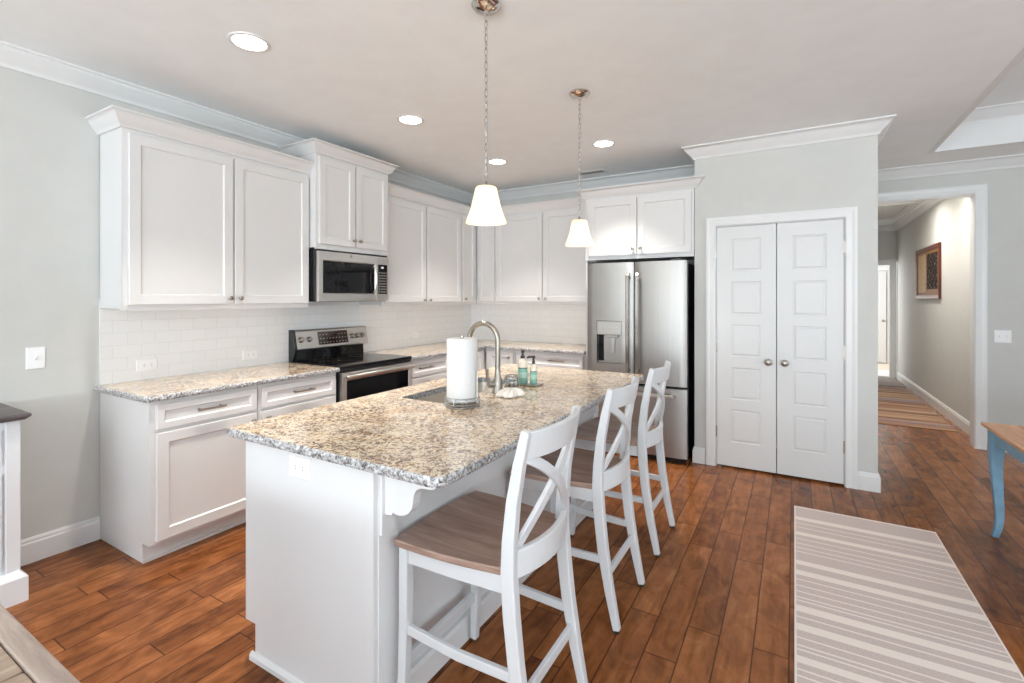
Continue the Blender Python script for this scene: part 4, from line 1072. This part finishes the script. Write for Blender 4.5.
# outlets and switches
def plate(kind, T, a, z, w_, h_, label, horiz=True, n=1):
    c = T(a, z, 0)
    t = thing(kind, (c[0], c[1], z-h_/2), label, 'outlet' if 'outlet' in kind else 'switch')
    q = MB(); q.loops([rect(T, a-w_/2+i, a+w_/2-i, z-h_/2+i, z+h_/2-i, d) for i, d in ((0, 0.0005), (0, 0.003), (0.003, 0.006))]); p = q.build('plate', M['plate'], t)
    if 'outlet' in kind:
        for s in (-1, 1):
            da, dz = (s*0.020, 0) if horiz else (0, s*0.020)
            r = MB(); r.loops([[T(a+da+rr_*math.cos(2*PI*i/20), z+dz+rr_*math.sin(2*PI*i/20), d) for i in range(20)] for rr_, d in ((0.0165, 0.006), (0.0165, 0.0078), (0.0155, 0.0082))]); r = r.build('receptacle', M['plate'], t)
            k = MB()
            for u, v_ in ((-0.0055, 0.003), (0.0055, 0.003)):
                (uu, vv) = (v_, u) if horiz else (u, v_)
                k.loops([rect(T, a+da+uu-(0.004 if horiz else 0.0012), a+da+uu+(0.004 if horiz else 0.0012), z+dz+vv-(0.0012 if horiz else 0.004), z+dz+vv+(0.0012 if horiz else 0.004), d) for d in (0.0083, 0.0086)])
            k.build('slots', M['dark'], r)
    else:
        for i in range(n):
            ca = a+(i-(n-1)/2)*0.046
            r = MB(); r.loops([rect(T, ca-0.005, ca+0.005, z-0.011, z+0.011, 0.006), rect(T, ca-0.005, ca+0.005, z-0.004, z+0.011, 0.009), rect(T, ca-0.004, ca+0.004, z+0.003, z+0.011, 0.017)]); r.build('toggle', M['plate'], t)
    return t
plate('wall_outlet', TX(0.008), 1.471, 1.005, 0.115, 0.072, 'white outlet on the tile near the open end of the left counter')
plate('wall_outlet', TX(0.008), 2.146, 1.004, 0.115, 0.072, 'white outlet on the tile just left of the range')
plate('wall_outlet', TX(0.008), 3.98, 1.030, 0.115, 0.072, 'faint white outlet on the tile right of the range')
plate('wall_outlet', TY(IY0), 2.012, 0.810, 0.118, 0.078, 'white outlet on the end panel of the island')
plate('light_switch', TX(0.0), 0.951, 1.105, 0.078, 0.118, 'white single light switch on the left wall')
plate('light_switch', TY(HY), 5.258, 1.075, 0.118, 0.118, 'white double light switch right of the hall opening', n=2)

# ------------------------------------------------------------------ rugs
def rug():
    x0, x1 = 3.575, 4.318; ytop = 3.832
    thick = [(3.832, 3.812), (3.650, 3.600), (3.415, 3.372), (3.045, 2.998), (2.935, 2.885), (2.600, 2.548), (2.455, 2.405), (2.232, 2.190), (1.98, 1.935), (1.83, 1.785), (1.52, 1.475)]
    thinv = [3.545, 3.485, 3.318, 3.255, 3.200, 3.150, 2.838, 2.778, 2.722, 2.670, 2.640, 2.505, 2.352, 2.300, 2.272, 2.150, 2.112, 2.06, 1.90, 1.72, 1.66, 1.60, 1.40]
    segs = sorted([(b, a) for a, b in thick]+[(y-0.0045, y+0.0045) for y in thinv])
    ys = [1.30]; ms = []
    for a, b in segs:
        ys.append(a); ms.append(0); ys.append(b); ms.append(1)
    if ys[-1] < ytop-0.0001: ys.append(ytop); ms.append(0)
    mb = MB(); z = 0.008
    xs = [x0, x0+0.008, x1-0.008, x1]
    for i in range(len(ys)-1):
        for j in range(3):
            mb.m = 1 if j != 1 else ms[i]
            mb.add([(xs[j], ys[i], z), (xs[j+1], ys[i], z), (xs[j+1], ys[i+1], z), (xs[j], ys[i+1], z)], [(0, 1, 2, 3)])
        for x in (x0, x1): mb.m = 1; mb.add([(x, ys[i], 0.0005), (x, ys[i+1], 0.0005), (x, ys[i+1], z), (x, ys[i], z)], [(0, 1, 2, 3)])
    for y in (ys[0], ys[-1]): mb.m = 1; mb.add([(x0, y, 0.0005), (x1, y, 0.0005)]+[(x, y, z) for x in xs[::-1]], [tuple(range(6))])
    mb.add([(x0, y, 0.0005) for y in ys]+[(x1, y, 0.0005) for y in ys[::-1]], [tuple(range(2*len(ys)))])
    return mb.build('rug', [M['rug_grey'], M['rug_cream']])
tag(rug(), 'long grey and cream striped runner rug on the wood floor', 'rug')
q = MB(); q.loops([[(4.28, 6.86, 0.0005), (5.095, 6.86, 0.0005), (5.095, 9.80, 0.0005), (4.28, 9.80, 0.0005)], [(4.28, 6.86, 0.007), (5.095, 6.86, 0.007), (5.095, 9.80, 0.007), (4.28, 9.80, 0.007)]])
tag(q.build('hall_rug', M['hall_rug'], bevel=0.002), 'multicoloured striped runner rug on the hall floor', 'rug')
q = MB(); q.loops([[(4.30, 9.86, 0.0005), (5.12, 9.86, 0.0005), (5.12, 10.98, 0.0005), (4.30, 10.98, 0.0005)], [(4.30, 9.86, 0.009), (5.12, 9.86, 0.009), (5.12, 10.98, 0.009), (4.30, 10.98, 0.009)]])
tag(q.build('door_mat', M['mat_grey'], bevel=0.002), 'plain grey mat at the far end of the hall', 'rug')
struct(MB().box(4.2, 5.3, 11.02, 11.95, 0.0005, 0.012).build('trim_12', M['trim'], bevel=0.003))

# framed picture on the hall wall
pc = thing('framed_picture', (HX, 8.56, 1.43), 'mahogany framed print of old photos on the hall wall', 'picture')
Th = lambda a, b_, d: (HX-d, a, b_)
y0, y1, z0, z1 = 7.90, 9.22, 1.43, 2.12
z0, z1 = 1.425, 2.135
q = MB(); q.loops([rect(Th, y0+i, y1-i, z0+i, z1-i, d) for i, d in ((0, 0.001), (0, 0.025), (0.008, 0.030), (0.048, 0.024), (0.052, 0.010))], True, True); q.build('frame', M['frame'], pc)
q = MB(); q.loops([rect(Th, y0+0.052, y1-0.052, z0+0.052, z1-0.052, d) for d in (0.010, 0.0115)]); q.build('mount', M['mat_gold'], pc)
q = MB(); q.loops([rect(Th, y0+0.78, y1-0.09, z0+0.09, z1-0.09, d) for d in (0.0116, 0.013)]); q.build('print_sheet', M['mat_tan'], pc)
q = MB(); q.loops([rect(Th, y0+0.13, y0+0.70, z0+0.13, z1-0.10, d) for d in (0.0116, 0.013)]); q.build('photo_print', M['photo'], pc)

# attic hatch in the hall ceiling
ah = thing('attic_hatch', (4.66, 9.3, CZ-0.012), 'white attic hatch panel in the hall ceiling', 'hatch')
q = MB(); q.loops([[(x, y, z) for x, y in ((4.33-i, 8.5-i), (4.96+i, 8.5-i), (4.96+i, 9.9+i), (4.33-i, 9.9+i))] for i, z in ((0.06, CZ-0.0003), (0.06, CZ-0.012), (0.0, CZ-0.014), (0.0, CZ-0.0006))], False, False); q.build('frame', M['trim'], ah)
q = MB(); q.box(4.335, 4.955, 8.505, 9.895, CZ-0.006, CZ-0.0006); q.build('panel', M['door'], ah)

# ------------------------------------------------------------------ side table (right)
AX0, AX1, AY0, AY1, AZ = 4.564, 5.15, 2.75, 4.01, 0.672
tb = thing('side_table', ((AX0+AX1)/2, (AY0+AY1)/2, 0), 'blue painted table with brown wood top and curved legs', 'table')
q = MB(); q.box(AX0, AX1, AY0, AY1, AZ-0.020, AZ); q.build('tabletop', M['brown_top'], tb, 0.004)
ix0, ix1, iy0, iy1 = AX0+0.035, AX1-0.035, AY0+0.035, AY1-0.035
def apron(p, L, T):
    pts = [(0, AZ-0.0205), (L, AZ-0.0205), (L, AZ-0.125)]
    for k in range(11):
        s = k/10; a = L-0.05-(L-0.10)*s; pts.append((a, AZ-0.125+0.035*math.sin(PI*s)+0.012*math.sin(3*PI*s)))
    pts.append((0, AZ-0.125))
    MB().prism(pts, 0, 0.018, T).build('apron', M['blue'], tb, 0.002)
apron(0, iy1-iy0, lambda a, z, d: (ix0+d, iy0+a, z)); apron(0, iy1-iy0, lambda a, z, d: (ix1-d, iy0+a, z))
apron(0, ix1-ix0, lambda a, z, d: (ix0+a, iy0+d, z)); apron(0, ix1-ix0, lambda a, z, d: (ix0+a, iy1-d, z))
q = MB(); q.box(ix0-0.004, ix0-0.0005, iy0+0.3, iy1-0.25, AZ-0.095, AZ-0.035); q.build('drawer_front', M['blue'], tb, 0.002)
for sx_, sy_ in ((-1, 1), (1, 1), (-1, -1), (1, -1)):
    cx0 = ix0+0.022 if sx_ < 0 else ix1-0.022; cy0 = iy0+0.022 if sy_ < 0 else iy1-0.022
    q = MB(); prof = [(0.0, AZ-0.021, 0.066), (0.0, AZ-0.10, 0.066), (0.004, AZ-0.16, 0.062), (0.004, 0.42, 0.052), (-0.002, 0.30, 0.046), (-0.010, 0.18, 0.040), (-0.011, 0.11, 0.037), (-0.004, 0.05, 0.034), (0.006, 0.012, 0.032), (0.008, 0.0, 0.030)]
    ls = []
    for o_, z, w_ in prof:
        x, y = cx0+sx_*o_*0.8, cy0+sy_*o_*0.8
        ls.append([(x-w_/2, y-w_/2, z), (x+w_/2, y-w_/2, z), (x+w_/2, y+w_/2, z), (x-w_/2, y+w_/2, z)])
    q.loops(ls); q.build('leg', M['blue'], tb, 0.004)

# ------------------------------------------------------------------ buffet (left)
bf = thing('buffet', (0.23, 0.1, 0), 'white buffet cabinet with dark wood top against left wall', 'cabinet')
by0, by1 = -0.75, 0.795
q = MB(); q.loops([[(x, y, z) for x, y in ((0.02, by0-0.02+i), (0.452-i, by0-0.02+i), (0.452-i, by1+0.022-i), (0.02, by1+0.022-i))] for i, z in ((0.018, 0.858), (0.0, 0.874), (0.0, 0.884), (0.005, 0.888))]); q.build('top', M['buffet_top'], bf)
q = MB(); q.box(0.03, 0.385, by0+0.01, by1-0.012, 0.09, 0.8575); q.build('body', M['buffet'], bf)
for y0_, y1_ in ((by0+0.005, by0+0.055), (by1-0.055, by1-0.003)):
    for x0_ in (0.355, 0.025):
        q = MB(); q.box(x0_, x0_+0.05, y0_, y1_, 0.10, 0.8575); q.build('corner_post', M['buffet'], bf, 0.004)
q = MB(); q.loops([[(x, y, z) for x, y in ((0.022, by0-0.01+i), (0.438-i, by0-0.01+i), (0.438-i, by1+0.015-i), (0.022, by1+0.015-i))] for i, z in ((0.0, 0.0), (0.0, 0.115), (0.008, 0.125), (0.026, 0.145))]); q.build('plinth', M['buffet'], bf)
Tbf = lambda a, b_, d: (0.386+d, a, b_)
ws = (by1-by0-0.118)/3
for k in range(3):
    a0 = by0+0.065+k*ws; a1 = a0+ws-0.012
    q = MB(); shaker(q, Tbf, a0, a1, 0.655, 0.815, 0.03, 0.012, 0.005); dd = q.build('drawer', M['buffet'], bf); knob(lambda a, b_, d: Tbf(a, b_, d+0.012), (a0+a1)/2, 0.735, 0, dd, mat='nickel_dark')
    q = MB(); shaker(q, Tbf, a0, a1, 0.165, 0.615, 0.05, 0.012, 0.006); dd = q.build('door', M['buffet'], bf); knob(lambda a, b_, d: Tbf(a, b_, d+0.012), a0+0.03, 0.42, 0, dd, mat='nickel_dark')

# ------------------------------------------------------------------ dining table (bottom left corner)
dt = thing('dining_table', (2.1, -0.6, 0), 'weathered grey plank dining table in near left corner', 'table')
tx0, tx1, ty0, ty1, tz = 1.60, 2.66, -1.45, 0.345, 0.76
q = MB(); q.box(tx0, tx1, ty1-0.040, ty1, tz-0.04, tz); q.build('breadboard_end', M['grey_wood_x'], dt, 0.004)
q = MB(); q.box(tx0, tx1, ty0, ty0+0.040, tz-0.04, tz); q.build('breadboard_end', M['grey_wood_x'], dt, 0.004)
xs = [tx0, 1.77, 1.96, 2.17, 2.378, 2.53, tx1]
for a, b_ in zip(xs[:-1], xs[1:]):
    q = MB(); q.loops([[(p[0], p[1], z) for p in rcorner([(a+0.0015, ty0+0.042), (b_-0.0015, ty0+0.042), (b_-0.0015, ty1-0.042), (a+0.0015, ty1-0.042)], 0.008, 3)] for z in (tz-0.038, tz-0.0005)]); q.build('plank', M['grey_wood'], dt, 0.003)
q = MB(); q.box(tx0+0.08, tx1-0.08, ty0+0.08, ty1-0.10, tz-0.13, tz-0.041); q.build('apron', M['grey_wood'], dt, 0.002)
for x in (tx0+0.11, tx1-0.11):
    for y in (ty0+0.11, ty1-0.14):
        q = MB(); q.loops([[(x+sx_*w_, y+sy_*w_, z) for sx_, sy_ in ((-1, -1), (1, -1), (1, 1), (-1, 1))] for w_, z in ((0.03, 0), (0.036, 0.3), (0.042, tz-0.041))]); q.build('leg', M['grey_wood'], dt, 0.004)
